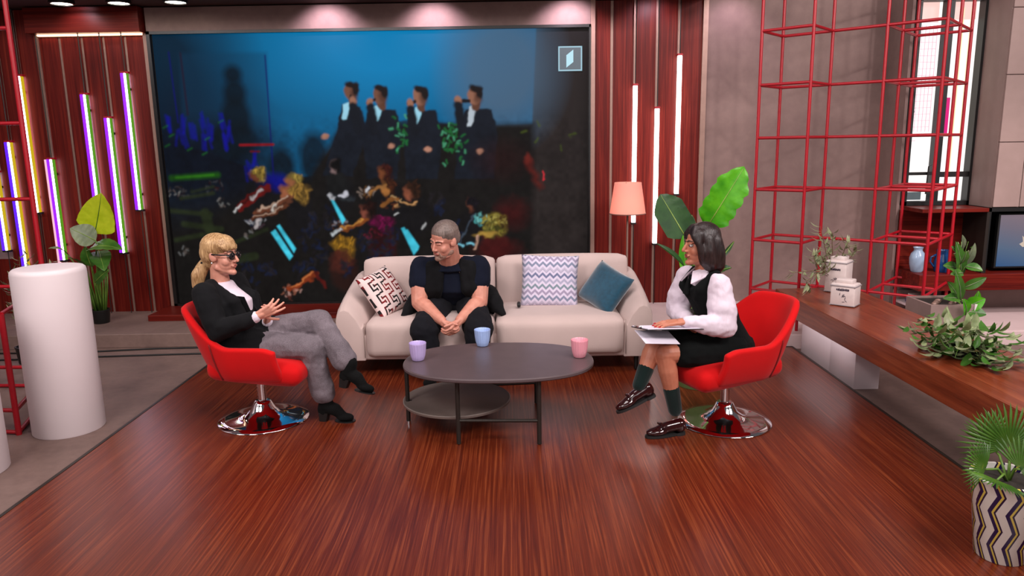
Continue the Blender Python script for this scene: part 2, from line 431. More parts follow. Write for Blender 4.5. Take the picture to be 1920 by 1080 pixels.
# ================================================================== BIG SCREEN
K = .00515     # metres on the screen per picture pixel
X0, X1, Z0, Z1 = -3.20, .725, .165, 2.63
NX, NZ = 580, 364
gx, gz = np.meshgrid(np.linspace(X0, X1, NX), np.linspace(Z0, Z1, NZ))
gx0, gz0 = gx, gz
img = np.zeros((NZ, NX, 3))
def vnoise(cell, seed):
    r = np.random.RandomState(seed); h, w = int(NZ / cell) + 3, int(NX / cell) + 3; g = r.rand(h, w)
    y, x = np.arange(NZ) / cell, np.arange(NX) / cell; yi, xi = y.astype(int), x.astype(int); fy, fx = (y - yi)[:, None], (x - xi)[None, :]
    fy, fx = fy * fy * (3 - 2 * fy), fx * fx * (3 - 2 * fx)
    return (g[yi][:, xi] * (1 - fy) + g[yi + 1][:, xi] * fy) * (1 - fx) + (g[yi][:, xi + 1] * (1 - fy) + g[yi + 1][:, xi + 1] * fy) * fx
def warp(a):
    global gx, gz
    if a: gx, gz = gx0 + (vnoise(9, 1) - .5) * a * K + (vnoise(4, 5) - .5) * a * .6 * K, gz0 + (vnoise(9, 2) - .5) * a * K + (vnoise(4, 6) - .5) * a * .6 * K
    else: gx, gz = gx0, gz0
def tuft(c, rx, ry, cols, n, ln_=7, w=1.3, ang=90, spread=40, op=.8):
    for k in range(n):
        a, q = rr.uniform(0, 2 * PI), math.sqrt(rr.random()); x, z = c[0] + rx * K * q * math.cos(a), c[1] + ry * K * q * math.sin(a)
        t_ = math.radians(rr.gauss(ang, spread)); L = ln_ * K * rr.uniform(.5, 1)
        ln((x - L / 2 * math.cos(t_), z - L / 2 * math.sin(t_)), (x + L / 2 * math.cos(t_), z + L / 2 * math.sin(t_)), w * rr.uniform(.6, 1.2), cols[k % len(cols)], 2.5, op)
rr = random.Random(3)
def blend(mask, col):
    global img
    img = img * (1 - mask[..., None]) + np.array(srgb(*col)) * mask[..., None]
def sm(d, soft): return np.clip(.5 - d / soft, 0, 1)
def el(c, rx, ry, col, rot=0, soft=1.6, op=1):
    a = math.radians(rot); dx, dz = gx - c[0], gz - c[1]
    u = (dx * math.cos(a) + dz * math.sin(a)) / (rx * K); v = (-dx * math.sin(a) + dz * math.cos(a)) / (ry * K)
    d = (np.sqrt(u * u + v * v) - 1) * min(rx, ry)
    blend(sm(d, soft) * op, col)
def ln(a, b, w, col, soft=1.6, op=1):
    ax, az = a; bx, bz = b; L = (bx - ax) ** 2 + (bz - az) ** 2 + 1e-9
    t = np.clip(((gx - ax) * (bx - ax) + (gz - az) * (bz - az)) / L, 0, 1)
    d = np.hypot(gx - ax - t * (bx - ax), gz - az - t * (bz - az)) / K - w
    blend(sm(d, soft) * op, col)
def pg(pts, col, soft=1.6, op=1):
    ins = np.zeros(gx.shape, bool); dist = np.full(gx.shape, 1e9); n = len(pts)
    for i in range(n):
        (ax, az), (bx, bz) = pts[i], pts[(i + 1) % n]
        c = ((az > gz) != (bz > gz)) & (gx < (bx - ax) * (gz - az) / (bz - az + 1e-12) + ax)
        ins ^= c
        L = (bx - ax) ** 2 + (bz - az) ** 2 + 1e-9
        t = np.clip(((gx - ax) * (bx - ax) + (gz - az) * (bz - az)) / L, 0, 1)
        dist = np.minimum(dist, np.hypot(gx - ax - t * (bx - ax), gz - az - t * (bz - az)))
    d = np.where(ins, -dist, dist) / K
    blend(sm(d, soft) * op, col)
blend(np.ones(gx.shape), (18, 16, 15))
pg([(0.231, 2.600), (0.759, 2.592), (0.769, 0.139), (-0.310, 0.158), (0.148, 1.757)], (44, 37, 36), 60, .8)
pg([(-3.219, 2.656), (0.261, 2.691), (0.212, 1.794), (-0.269, 1.783), (-0.954, 1.847), (-1.550, 1.737), (-1.846, 1.353), (-2.171, 1.333), (-3.219, 1.765)], (8, 88, 130), 3)
el((-1.114, 2.576), 190, 110, (6, 130, 188), 0, 110, .8)
el((-0.063, 2.281), 90, 110, (78, 100, 122), 0, 80, .75)
el((-3.173, 2.192), 130, 180, (4, 28, 46), 0, 130, .95); el((-2.929, 1.712), 120, 90, (8, 22, 40), 0, 90, .8)
pg([(-2.975, 2.468), (-2.180, 2.464), (-2.224, 1.603), (-3.013, 1.616)], (12, 52, 80), 8, .4)
el((-2.751, 1.515), 130, 60, (6, 12, 24), 0, 60, .9)
for i, (x, y, rx, ry) in enumerate(((432,150,16,26), (440,215,26,44), (436,270,34,40), (428,130,10,14), (520,310,22,40), (480,330,30,26))):
    pass
for c, rx, ry in (((-2.505, 2.275), 16, 16), ((-2.501, 2.110), 20, 24), ((-2.510, 1.897), 26, 36), ((-2.557, 1.696), 40, 34), ((-2.125, 1.416), 24, 40), ((-1.812, 1.499), 26, 50)):
    el(c, rx, ry, (5, 18, 28), 0, 14, .9)
for a, b in (((-3.065, 2.479), (-3.042, 1.858)), ((-2.197, 2.437), (-2.205, 1.285))): ln(a, b, 1.2, (10, 14, 90))
ln((-2.960, 2.468), (-2.947, 1.928), 1.5, (30, 20, 40), 3)
for c in ((-2.978, 1.818), (-2.915, 1.760), (-2.828, 1.845), (-2.751, 1.781), (-2.663, 1.828), (-2.591, 1.754), (-3.029, 1.704), (-2.803, 1.700), (-2.638, 1.668), (-2.356, 1.508), (-2.433, 1.412), (-3.122, 1.849)):
    for k in range(4):
        dx, dz = rr.uniform(-.03, .03), rr.uniform(-.04, .04)
        ln((c[0] + dx, c[1] + dz + .07), (c[0] + dx + rr.uniform(-.03, .03), c[1] + dz - .06), 1.3, (14, 10, 140), 5, .6)
el((-2.194, 1.299), 28, 16, (6, 10, 120), 0, 12, .8)
ln((-2.492, 1.646), (-2.186, 1.646), 2, (130, 14, 24)); ln((-2.398, 1.587), (-2.320, 1.585), 1.5, (90, 10, 20))
ln((-3.154, 1.355), (-2.724, 1.377), 4.5, (24, 72, 14), 7); ln((-3.114, 1.359), (-2.764, 1.378), 1.6, (44, 110, 20), 4)
for c in ((-3.185, 1.812), (-3.134, 1.734), (-3.183, 1.643), (-2.808, 1.700), (-2.845, 1.565), (-2.670, 1.852), (-2.979, 1.606)): ln(c, (c[0] + .04, c[1] + .02), 1.1, (22, 84, 34), 3, .8)
# the dark mass of stage and suits
pg([(-1.762, 1.498), (-1.545, 1.809), (-0.171, 1.801), (0.222, 1.794), (0.204, 0.149), (-2.054, 0.188), (-1.988, 1.107)], (20, 18, 17), 14)
# singers
warp(3)
HS = (((-1.445, 2.102), (-1.559, 1.976), (-1.380, 1.950), (-1.464, 1.346), (-1.742, 1.351), (-1.490, 1.994), (-1.508, 1.856)),
      ((-1.183, 2.070), (-1.292, 1.948), (-1.038, 1.944), (-1.053, 1.315), (-1.336, 1.319), (-1.198, 1.970), (-1.220, 1.837)),
      ((-0.814, 2.054), (-0.911, 1.937), (-0.672, 1.933), (-0.679, 1.308), (-0.968, 1.313), (-0.822, 1.959), (-0.853, 1.812)),
      ((-0.316, 2.051), (-0.403, 1.934), (-0.158, 1.929), (-0.152, 1.300), (-0.520, 1.306), (-0.324, 1.956), (-0.363, 1.785)))
for i, (h, a, b, c, d, s1, s2) in enumerate(HS):
    if i == 0: a, b = (-1.534, 1.995), (-1.359, 1.973)
    pg([a, b, (b[0] + .05, b[1] - .2), c, d, (a[0] - .07, a[1] - .28)], (19, 24, 34), 3)
    pg([(s1[0] - .038, s1[1]), (s1[0] + .042, s1[1] + .02), (s2[0] + .01, s2[1]), (s2[0] - .025, s2[1])], (150, 205, 226) if i < 3 else (176, 186, 196), 2)
    ln((h[0] + .015, h[1] - .05), (h[0] + .015, h[1] - .10), 7, (92, 58, 44), 3)
    el(h, 11, 16, (142, 96, 76) if i in (2, 3) else (112, 74, 58), 8, 3)
    el((h[0] + .035, h[1] - .01), 7, 13, (66, 40, 32), 0, 6, .7)
    el((h[0] + .012, h[1] + .065), 12, 6, (26, 20, 20), -14, 3); el((h[0] + .05, h[1] + .03), 6, 11, (26, 20, 20), 0, 3)
    hx = h[0] - (.09 if i else -.02); hz = h[1] - (.06 if i else .08)
    if i == 3: hx, hz = h[0] - .15, h[1] - .03
    ln((hx - .02, hz), (h[0] - .045 + (.05 if i == 0 else 0), h[1] - .04), 3, (22, 20, 24)); el((hx, hz), 6, 8, (150, 104, 84), 0, 3)
    ln((hx + .0, hz - .05), (hx + .03, hz - .25), 8, (18, 22, 30), 4)
for c in ((-1.699, 1.711), (-1.093, 1.614), (-0.759, 1.579), (-0.270, 1.556)): el(c, 6, 4.5, (170, 120, 100), 20, 3)
for c, n in (((-0.977, 1.670), 14), ((-0.528, 1.682), 30), ((-0.542, 1.551), 12), ((-1.016, 1.776), 6)):
    for k in range(n):
        x, z = c[0] + rr.gauss(0, .055), c[1] + rr.gauss(0, .07); q = rr.uniform(0, PI)
        ln((x, z), (x + .03 * math.cos(q), z + .03 * math.sin(q)), 1.4, (24, 96, 46) if k % 3 else (70, 150, 110), 3)
warp(5)
# right hand side: red glow, scattered leaves
ln((0.168, 1.442), (0.276, 1.228), 4, (96, 24, 16), 12, .8); el((0.169, 1.476), 6, 8, (110, 34, 26), 0, 6)
ln((0.307, 1.356), (0.316, 1.277), 1.5, (190, 40, 50)); el((-0.079, 1.470), 40, 30, (40, 14, 14), 0, 40, .6)
for c, q in (((0.566, 1.683), 20), ((0.113, 1.729), 10), ((0.281, 1.774), 120), ((0.250, 1.620), 60), ((0.476, 1.539), 90)):
    ln(c, (c[0] + .045 * math.cos(math.radians(q)), c[1] + .045 * math.sin(math.radians(q))), 1.3, (70, 84, 22), 4, .8)
# orchestra: dim figures, lit hair, brown instruments
warp(7)
def dim(c, k): return tuple(int(q * k) for q in c)
def player(c, hair, face, rx, ry, fx=-6, fz=-5, body=(17, 16, 19), n=26):
    el((c[0] + .02, c[1] - .24), 26, 36, body, 0, 10, .8)
    el((c[0] + fx * K, c[1] + fz * K), rx * .62, ry * .80, dim(face, .85), 8, 5)
    el((c[0] + fx * 1.2 * K, c[1] + (fz - 2) * K), rx * .3, ry * .4, face, 8, 6, .8)
    el((c[0] + rx * .15 * K, c[1] + ry * .25 * K), rx * .85, ry * .55, dim(hair, .7), 0, 6); el((c[0] + rx * .5 * K, c[1] - ry * .35 * K), rx * .5, ry * .75, dim(hair, .6), 0, 7)
    tuft((c[0] + rx * .2 * K, c[1] + ry * .25 * K), rx * .8, ry * .5, (hair, dim(hair, 1.2), dim(hair, .5), dim(hair, .75)), n, 8, 1.2, 70, 35)
    tuft((c[0] + rx * .5 * K, c[1] - ry * .3 * K), rx * .4, ry * .7, (dim(hair, .8), dim(hair, .4), hair), n // 2, 9, 1.1, 100, 20)
player((-2.361, 1.381), (150, 124, 52), (104, 56, 36), 15, 12)
player((-2.012, 1.336), (168, 142, 66), (150, 92, 60), 15, 12)
player((-2.002, 1.197), (156, 118, 52), (150, 88, 60), 22, 20, -16, 0, n=46)
player((-1.617, 1.437), (14, 12, 14), (150, 122, 122), 11, 16, -1, -3, n=6)
el((-1.617, 1.275), 20, 22, (22, 23, 24), 0, 8); ln((-1.704, 1.162), (-1.476, 1.139), 5, (34, 38, 42), 5); ln((-1.704, 1.172), (-1.646, 1.141), 3, (190, 190, 196), 3)
player((-1.164, 1.381), (66, 24, 18), (120, 66, 38), 13, 15); player((-1.141, 1.242), (70, 34, 18), (168, 108, 54), 12, 17)
player((-0.922, 1.219), (60, 34, 20), (136, 76, 54), 14, 17); player((-1.341, 1.047), (36, 15, 12), (124, 66, 52), 14, 17)
player((-0.367, 1.070), (22, 18, 26), (112, 62, 44), 11, 16, -1, -4, n=8)
player((-1.238, 0.894), (104, 12, 62), (44, 12, 18), 26, 18, 6, -14, (44, 9, 12), 40)
player((-1.613, 0.687), (160, 114, 30), (92, 42, 24), 26, 22, 2, -12, (40, 18, 14), 44)
el((-1.622, 0.544), 22, 20, (78, 34, 26), 0, 12, .8)
player((-0.181, 0.886), (140, 122, 48), (100, 92, 40), 30, 24, 0, -8, (70, 18, 16), 40)
tuft((-0.281, 0.928), 12, 11, ((80, 170, 170), (120, 200, 196), (50, 110, 116)), 16, 6, 1.4)
tuft((-0.151, 0.876), 26, 18, ((180, 168, 84), (60, 62, 20), (120, 112, 40), (30, 30, 16)), 80, 5, 1.5, 45, 60)
el((-0.234, 0.781), 20, 5, (170, 134, 58), 0, 4, .8); el((-0.121, 0.631), 40, 18, (60, 12, 13), 0, 16, .8); el((0.012, 0.974), 26, 24, (70, 10, 12), 0, 30, .6)
for k, c in enumerate(((-1.842, 0.904), (-1.818, 0.650), (-2.032, 0.500), (-1.577, 0.440), (-1.312, 0.641), (-1.127, 0.791), (-1.190, 0.639), (-2.337, 0.505), (-1.937, 0.764), (-1.879, 0.497), (-2.540, 0.508), (-0.687, 1.085), (-0.545, 0.832), (-2.507, 0.301), (-2.729, 0.666), (-1.408, 0.745), (-1.698, 0.952))):
    tuft(c, 14, 18, ((20, 30, 58), (26, 22, 26), (34, 30, 34), (14, 20, 40)), 16, 12, 2.4, 80, 50, .6)
for c, cols in (((-2.774, 1.270), ((40, 12, 12), (20, 26, 30), (60, 60, 66))), ((-3.053, 1.225), ((30, 14, 14), (60, 58, 60), (18, 26, 18))), ((-1.333, 1.196), ((150, 130, 120), (60, 30, 20), (120, 80, 40))), ((-1.602, 0.875), ((160, 160, 170), (90, 50, 24), (30, 34, 60))),
        ((-2.126, 0.252), ((150, 90, 70), (90, 40, 30), (180, 140, 130))), ((-2.403, 0.939), ((170, 170, 176), (70, 50, 60), (40, 50, 80))), ((-1.304, 0.794), ((60, 12, 14), (100, 20, 40))), ((-1.112, 1.103), ((200, 160, 110), (120, 60, 30), (60, 30, 20)))):
    tuft(c, 18, 12, cols, 22, 6, 1.2, 30, 60, .75)
for a, b, w, c in (((-2.552, 1.067), (-2.277, 1.251), 7, (96, 16, 14)), ((-2.530, 1.097), (-2.318, 1.242), 2.5, (60, 10, 10)), ((-2.425, 1.155), (-2.319, 1.232), 2, (160, 150, 150)), ((-2.610, 1.038), (-2.541, 1.087), 1.5, (190, 190, 190)),
        ((-2.396, 1.024), (-2.060, 1.148), 4, (96, 52, 34)), ((-2.374, 1.044), (-2.085, 1.154), 1.2, (190, 160, 140)), ((-2.432, 0.955), (-2.090, 1.089), 4, (84, 44, 26)), ((-2.410, 0.974), (-2.141, 1.080), 1, (180, 150, 130)), ((-2.253, 1.057), (-2.200, 1.091), 2, (200, 190, 180)),
        ((-2.130, 0.278), (-1.863, 0.430), 4.5, (120, 46, 20)), ((-2.107, 0.304), (-1.883, 0.435), 1.4, (190, 110, 60)), ((-1.873, 0.445), (-1.781, 0.288), 3, (84, 20, 16)),
        ((-1.635, 0.830), (-1.356, 0.941), 4, (116, 60, 24)), ((-1.613, 0.850), (-1.376, 0.952), 1.2, (190, 130, 60)), ((-1.697, 0.801), (-1.624, 0.835), 2.5, (190, 196, 200)), ((-1.324, 1.176), (-1.180, 1.263), 3, (140, 94, 50)), ((-1.362, 1.206), (-1.321, 1.235), 2.5, (190, 190, 196)),
        ((-1.209, 1.074), (-1.056, 1.127), 3.5, (126, 78, 36)), ((-1.080, 1.057), (-0.867, 1.098), 1.8, (190, 140, 90)), ((-1.594, 1.165), (-1.533, 1.194), 2.5, (190, 190, 200)), ((-1.064, 1.067), (-0.915, 1.029), 3, (20, 18, 18)),
        ((-0.499, 0.704), (-0.340, 0.954), 1.5, (60, 70, 84)), ((-0.509, 0.689), (-0.459, 0.688), 2, (120, 190, 210)), ((-0.418, 0.682), (-0.358, 0.681), 2, (120, 190, 210)), ((-0.349, 0.625), (-0.315, 0.777), 1.5, (180, 140, 120)), ((-2.421, 0.894), (-2.367, 0.943), 2, (180, 170, 170)),
        ((-0.848, 0.837), (-0.795, 0.887), 1.5, (170, 170, 170)), ((-1.093, 0.982), (-1.052, 0.992), 1.5, (190, 190, 190))):
    ln(a, b, w, c, 2.5)
warp(0)
# music stands
pg([(-2.275, 0.841), (-2.195, 0.895), (-2.046, 0.654), (-2.109, 0.558)], (12, 16, 24), 3)
for p in ([(-2.270, 0.831), (-2.228, 0.860), (-2.080, 0.603), (-2.114, 0.563)], [(-2.210, 0.890), (-2.184, 0.905), (-2.045, 0.674), (-2.068, 0.634)], [(-1.686, 1.132), (-1.657, 1.122), (-1.558, 0.940), (-1.590, 0.900)],
          [(-1.039, 0.850), (-1.008, 0.860), (-0.886, 0.644), (-0.929, 0.594)], [(-1.009, 0.830), (-0.979, 0.839), (-0.874, 0.675), (-0.886, 0.644)]):
    pg(p, (66, 196, 222), 2)
# leaves at lower left
for a, b, w in (((-3.084, 1.166), (-2.780, 1.210), 3), ((-3.205, 1.053), (-2.823, 1.011), 4), ((-3.083, 0.925), (-2.736, 0.869), 5), ((-3.174, 0.775), (-2.917, 0.821), 4), ((-2.621, 0.740), (-2.308, 0.862), 3), ((-2.688, 0.562), (-2.440, 0.609), 7), ((-2.978, 1.223), (-2.774, 1.270), 2), ((-2.872, 1.022), (-2.841, 0.820), 9)):
    ln(a, b, w, (36, 44, 24), 5, .8)
for c in ((-3.152, 1.226), (-2.698, 1.119), (-3.109, 0.672), (-2.463, 0.814)): tuft(c, 12, 8, ((110, 110, 110), (40, 34, 30), (90, 80, 76)), 10, 6, 1.2)
# soft grain and a slight blur, as on the wall of LED tiles
low = np.clip(((-4.665, 1.956)[1] - gz0) / .25, 0, 1)
img = img * (1 - low[..., None] * .35 * (1.2 - vnoise(5, 9) - vnoise(14, 10))[..., None])
for _ in range(2):
    q = img.copy(); q[1:-1, 1:-1] = (img[1:-1, 1:-1] * 4 + img[:-2, 1:-1] + img[2:, 1:-1] + img[1:-1, :-2] + img[1:-1, 2:]) / 8; img = q
img = np.clip(img, 0, 1)
# one flat picture sheet with a colour per grid point
vs = np.stack([gx.ravel(), np.zeros(gx.size), gz.ravel()], 1)
ii = (np.arange(NZ - 1)[:, None] * NX + np.arange(NX - 1)[None, :]).ravel()
fs = np.stack([ii, ii + 1, ii + NX + 1, ii + NX], 1)
t = thing('video_wall', (-1.24, 6.94, .14), 'huge wall screen showing four singers in dark suits and an orchestra', 'screen')
me = bpy.data.meshes.new('screen_picture')
vs[:, 0] -= -1.24; vs[:, 2] -= .14
me.vertices.add(len(vs)); me.vertices.foreach_set('co', vs.ravel())
me.loops.add(fs.size); me.loops.foreach_set('vertex_index', fs.ravel().astype(np.int32))
me.polygons.add(len(fs)); me.polygons.foreach_set('loop_start', (np.arange(len(fs)) * 4).astype(np.int32))
me.update(calc_edges=True)
ca = me.color_attributes.new('picture', 'FLOAT_COLOR', 'POINT')
ca.data.foreach_set('color', np.concatenate([img.reshape(-1, 3), np.ones((img.shape[0] * img.shape[1], 1))], 1).astype(np.float32).ravel())
tm = NT('screen picture'); at = tm.n('ShaderNodeAttribute', attribute_name='picture')
tm.set(Base_Color=(.004, .004, .004), Roughness=.6, Specular_IOR_Level=.03); tm.l(at.outputs['Color'], tm.b.inputs['Emission Color']); tm.b.inputs['Emission Strength'].default_value = 1.0
link('screen_picture', me, tm.m, t)
bm = B(); box(bm, (-3.236, 6.945, .145), (.745, 6.965, 2.655)); obj('screen_panel', bm, 'bezel', t)
for a, b in (((-3.236, 6.90, 2.63), (.745, 6.95, 2.655)), ((-3.236, 6.90, .145), (.745, 6.95, .165)), ((-3.236, 6.90, .145), (-3.205, 6.95, 2.655)), ((.73, 6.90, .145), (.745, 6.95, 2.655))):
    obj('bezel', box(B(), a, b), 'bezel', t)
# channel mark in the corner of the screen: square outline with a slanted bar
cx, cz = (0.562, 2.364); cs = .108
lg = obj('channel_mark', box(B(), (cx - cs, 6.934, cz - cs), (cx + cs, 6.938, cz + cs), .001), emit('mark field', srgb(84, 98, 108), 1), t)
bm = B()
for a, b in (((-cs, -cs), (cs, -cs + .012)), ((-cs, cs - .012), (cs, cs)), ((-cs, -cs), (-cs + .012, cs)), ((cs - .012, -cs), (cs, cs))):
    box(bm, (cx + a[0], 6.931, cz + a[1]), (cx + b[0], 6.934, cz + b[1]))
obj('mark_border', bm, emit('mark border', srgb(150, 192, 208), 1), lg)
bm = B(); prism(bm, [(cx - .035, 6.931, cz - .078), (cx + .028, 6.931, cz - .03), (cx + .028, 6.931, cz + .078), (cx - .035, 6.931, cz + .03)], (0, .003, 0))
obj('mark_bar', bm, emit('mark bar', srgb(180, 226, 240), 1), lg)

# ================================================================== LIGHT TUBES, CEILING LAMPS
MT['tube_white'] = emit('white tube', (1, .93, .90), 7)
MT['tube_core'] = emit('pale violet tube', (1, .86, .94), 10.0)
MT['fringe_violet'] = emit('violet lens fringe', (.24, .01, .86), 1.7)  # lens colour fringing, painted as emission for both sides of the tubes
MT['fringe_blue'] = emit('blue violet lens fringe', (.09, .01, .78), 1.6)
MT['fringe_green'] = emit('green lens fringe', (.16, .55, .02), .55)
MT['fringe_yellow'] = emit('yellow lens fringe', (.80, .55, .01), .75)
def light_tube(x, z0, z1, label, cols, w, y=6.90, ztop=2.86, group=None):
    t = thing('light_tube', (x, y, z0), label, 'light', group)
    if cols is None:
        obj('diffuser', box(B(), (x - .0185, y - .02, z0 + .01), (x + .0185, y + .02, z1 - .01), .008), 'tube_white', t)
    else:
        obj('diffuser', box(B(), (x - .006, y - .024, z0 + .01), (x + .011, y + .02, z1 - .01), .004), 'tube_core', t)
        obj('fringe_strip', box(B(), (x - .036, y - .026, z0 + .012), (x - .0065, y + .018, z1 - .012), .004), cols[0], t)  # colour fringe of the lens, built as glowing boxes beside the core
        obj('fringe_strip', box(B(), (x + .0115, y - .02, z0 + .012), (x + .022, y + .018, z1 - .012), .004), cols[1], t)
    for z in (z0, z1 - .012): obj('end_cap', box(B(), (x - w, y - .024, z - .004), (x + w, y + .022, z + .014), .003), 'redmetal' if z > z0 else 'black', t)
    obj('cord', tube(B(), [(x, y, z1), (x, y, ztop)], .005, 6), 'darkmetal', t)
    obj('cord', tube(B(), [(x, y, z0), (x, y, .09)], .004, 6), 'darkmetal', t)
    for z in (z0 + .15, z1 - .15): obj('bracket', box(B(), (x - .008, y, z - .01), (x + .008, YW - .01, z + .01)), 'darkmetal', t)
LL = [(-4.74, .70, 1.45, 'light tube with blue and yellow lens fringes at the far left edge', ('fringe_blue', 'fringe_yellow')),
      (-4.58, .42, 1.72, 'light tube with blue and yellow lens fringes behind the red rack, reaching lowest', ('fringe_blue', 'fringe_yellow')),
      (-4.40, 1.05, 2.30, 'long light tube with blue and yellow lens fringes hung high on the left wooden pilaster', ('fringe_blue', 'fringe_yellow')),
      (-4.215, .60, 1.56, 'light tube with violet and green lens fringes above the white column beside a thin pale strip', ('fringe_violet', 'fringe_green')),
      (-3.835, 1.00, 2.13, 'light tube with violet and green lens fringes ending behind the yellow-green leaf', ('fringe_violet', 'fringe_green')),
      (-3.645, .66, 1.92, 'light tube with violet and green lens fringes hung lowest of the three right of the leaf', ('fringe_violet', 'fringe_green')),
      (-3.45, 1.06, 2.31, 'light tube with violet and green lens fringes nearest the big screen', ('fringe_violet', 'fringe_green'))]
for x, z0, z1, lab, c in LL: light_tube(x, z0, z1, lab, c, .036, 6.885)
for x, z0, z1, lab in ((1.15, .86, 2.13, 'white light tube partly behind the lamp shade'), (1.353, .66, 1.925, 'white light tube hanging lowest of three, beside the lamp shade'), (1.547, 1.12, 2.385, 'white light tube hung highest, right of the other two white ones')):
    light_tube(x, z0, z1, lab, None, .024)
# thin pale strip left of the fourth tube
o = obj('light_strip', box(B(), (-4.285, 6.885, .50), (-4.268, 6.91, 1.545)), emit('pale pink strip', (1, .5, .62), 1.1)); tag(o, 'thin pale pink light strip left of a violet-fringed tube', 'light')
MT['lampface'] = emit('warm lamp face', (1, .93, .78), 12)
def downlight(x, y, label):
    t = thing('ceiling_downlight', (x, y, 2.86), label, 'light', 'downlights along the ceiling edge')
    obj('ring', lathe(B(), [(.07, 2.86), (.098, 2.86), (.10, 2.835), (.085, 2.83), (.082, 2.85), (.07, 2.85)], (x, y, 0), 24), 'black', t, True, 30)
    obj('lamp_face', lathe(B(), [(.001, 2.838), (.082, 2.838), (.082, 2.846), (.001, 2.846)], (x, y, 0), 24), 'lampface', t)
for x, y, lab in ((-3.75, 6.55, 'round ceiling downlight at the far left'), (-3.28, 6.57, 'second round ceiling downlight from the left'), (-2.80, 6.57, 'third round ceiling downlight, over the screen corner')):
    downlight(x, y, lab)
for x, p in ((-3.75, 15), (-1.60, 14), (-.66, 14), (.55, 16), (1.3, 6), (2.0, 4.5)):  # last one floats unseen beyond the ceiling, added to lift the wall
    spot('fascia_spot', (x, 6.60, 2.855), (x, 7.1, 2.3), p * 2.2, 110, (1, .78, .95), .03, .8)

# ================================================================== SOFA
t = thing('sofa', (-.11, 5.35, 0), 'long cream two-seat sofa with sloped arms and small black legs', 'sofa')
SX0, SX1, SF, SB = -1.245, .985, 5.02, 5.98     # outer sides, front, back
bm = B()
box(bm, (SX0 + .12, SF + .03, .115), (SX1 - .12, SB - .06, .30), .02)
obj('base', bm, 'cream', t, True, True)
mid = -.125
for a, b in ((SX0 + .20, mid), (mid, SX1 - .19)):
    bm = B(); softbox(bm, (b - a) / 2 - .003, .36, .135, .055, (0, .012, .018), mat=Matrix.Translation(((a + b) / 2, SF + .35, .268)))
    c = obj('seat_cushion', bm, 'cream', t, True, True)
for a, b in ((SX0 + .085, mid), (mid, SX1 - .075)):
    bm = B(); R = Matrix.Rotation(math.radians(-9), 4, 'X')
    softbox(bm, (b - a) / 2 - .004, .105, .225, .05, (0, .03, .012), mat=Matrix.Translation(((a + b) / 2, SF + .70, .525)) @ R)
    obj('back_cushion', bm, 'cream', t, True, True)
bm = B(); box(bm, (SX0 + .10, SB - .14, .12), (SX1 - .10, SB, .66), .03); obj('back_frame', bm, 'cream', t, True, 40)
def sofa_arm(xo, xi):
    """arm panel: upright outer face, top leaning in towards the seat and rising to the back"""
    d = 1 if xi > xo else -1; secs = []
    for y, zt, w in ((SF + .02, .435, .155), (SF + .06, .465, .165), (SF + .25, .515, .17), (SF + .50, .565, .165), (SF + .72, .60, .15), (SF + .84, .60, .13), (SF + .88, .57, .12)):
        secs.append((y, zt + .05 - .02 * (y - SF), w + .01))
    bm = B(); R = []
    for k, (y, zt, w) in enumerate(secs):
        ins = .012 if k in (0, len(secs) - 1) else 0
        ins = 0; pr = [(0, .115), (0, zt - .075), (.012, zt - .035), (.035, zt - .008), (.065, zt), (.095, zt - .012), (w - .02, zt - .075), (w + .01, zt - .14), (w + .025, .36), (w + .03, .115)]
        R.append([bm.verts.new((xo + d * x, y, z)) for x, z in pr])
    skinrings(bm, R)
    bmesh.ops.recalc_face_normals(bm, faces=bm.faces)
    o = obj('armrest', bm, 'cream', t, True, True)
    bv = o.modifiers.new('bev', 'BEVEL'); bv.width = .018; bv.segments = 3; bv.limit_method = 'ANGLE'; bv.angle_limit = .5
sofa_arm(SX0, SX0 + .2); sofa_arm(SX1, SX1 - .2)
for x in (SX0 + .10, SX1 - .10):
    for y in (SF + .08, SB - .10):
        bm = B(); cap(bm, (x, y, .012), (x, y, .13), .014, .02, 10); obj('leg', bm, 'black', t, True, True)
for x in (mid, SX0 + .198, SX1 - .188):
    bm = B(); tube(bm, [(x, SF + .012, .14), (x, SF + .008, .33), (x, SF + .03, .385)], .003, 6); obj('piping', bm, 'creamseam', t, True, True)

def pillow(name, label, w, h, th, mat, loc, rot, corner=.05):
    """stuffed square cushion with pinched edges; lies in its own XZ plane"""
    bm = B(); n = 26; G = {}
    for s in (-1, 1):
        for i in range(n + 1):
            for j in range(n + 1):
                u, v = -1 + 2 * i / n, -1 + 2 * j / n
                if s == 1 and (i in (0, n) or j in (0, n)): G[s, i, j] = G[-1, i, j]; continue
                e = max(0, (1 - u ** 4) * (1 - v ** 4)) ** .55
                pin = 1 - corner * ((1 - u * u) * abs(v) ** 3 + (1 - v * v) * abs(u) ** 3)
                wr = .012 * math.sin(5 * u + 3 * v + s) * e * (abs(u) + abs(v)) * .5
                G[s, i, j] = bm.verts.new((u * w / 2 * pin, s * (th / 2) * e + wr * .3, v * h / 2 * pin))
        for i in range(n):
            for j in range(n): bm.faces.new((G[s, i, j], G[s, i + 1, j], G[s, i + 1, j + 1], G[s, i, j + 1]))
    o = obj(name, bm, mat, None, False, True); o.location = loc; o.rotation_euler = tuple(math.radians(a) for a in rot)
    tag(o, label, 'cushion'); return o
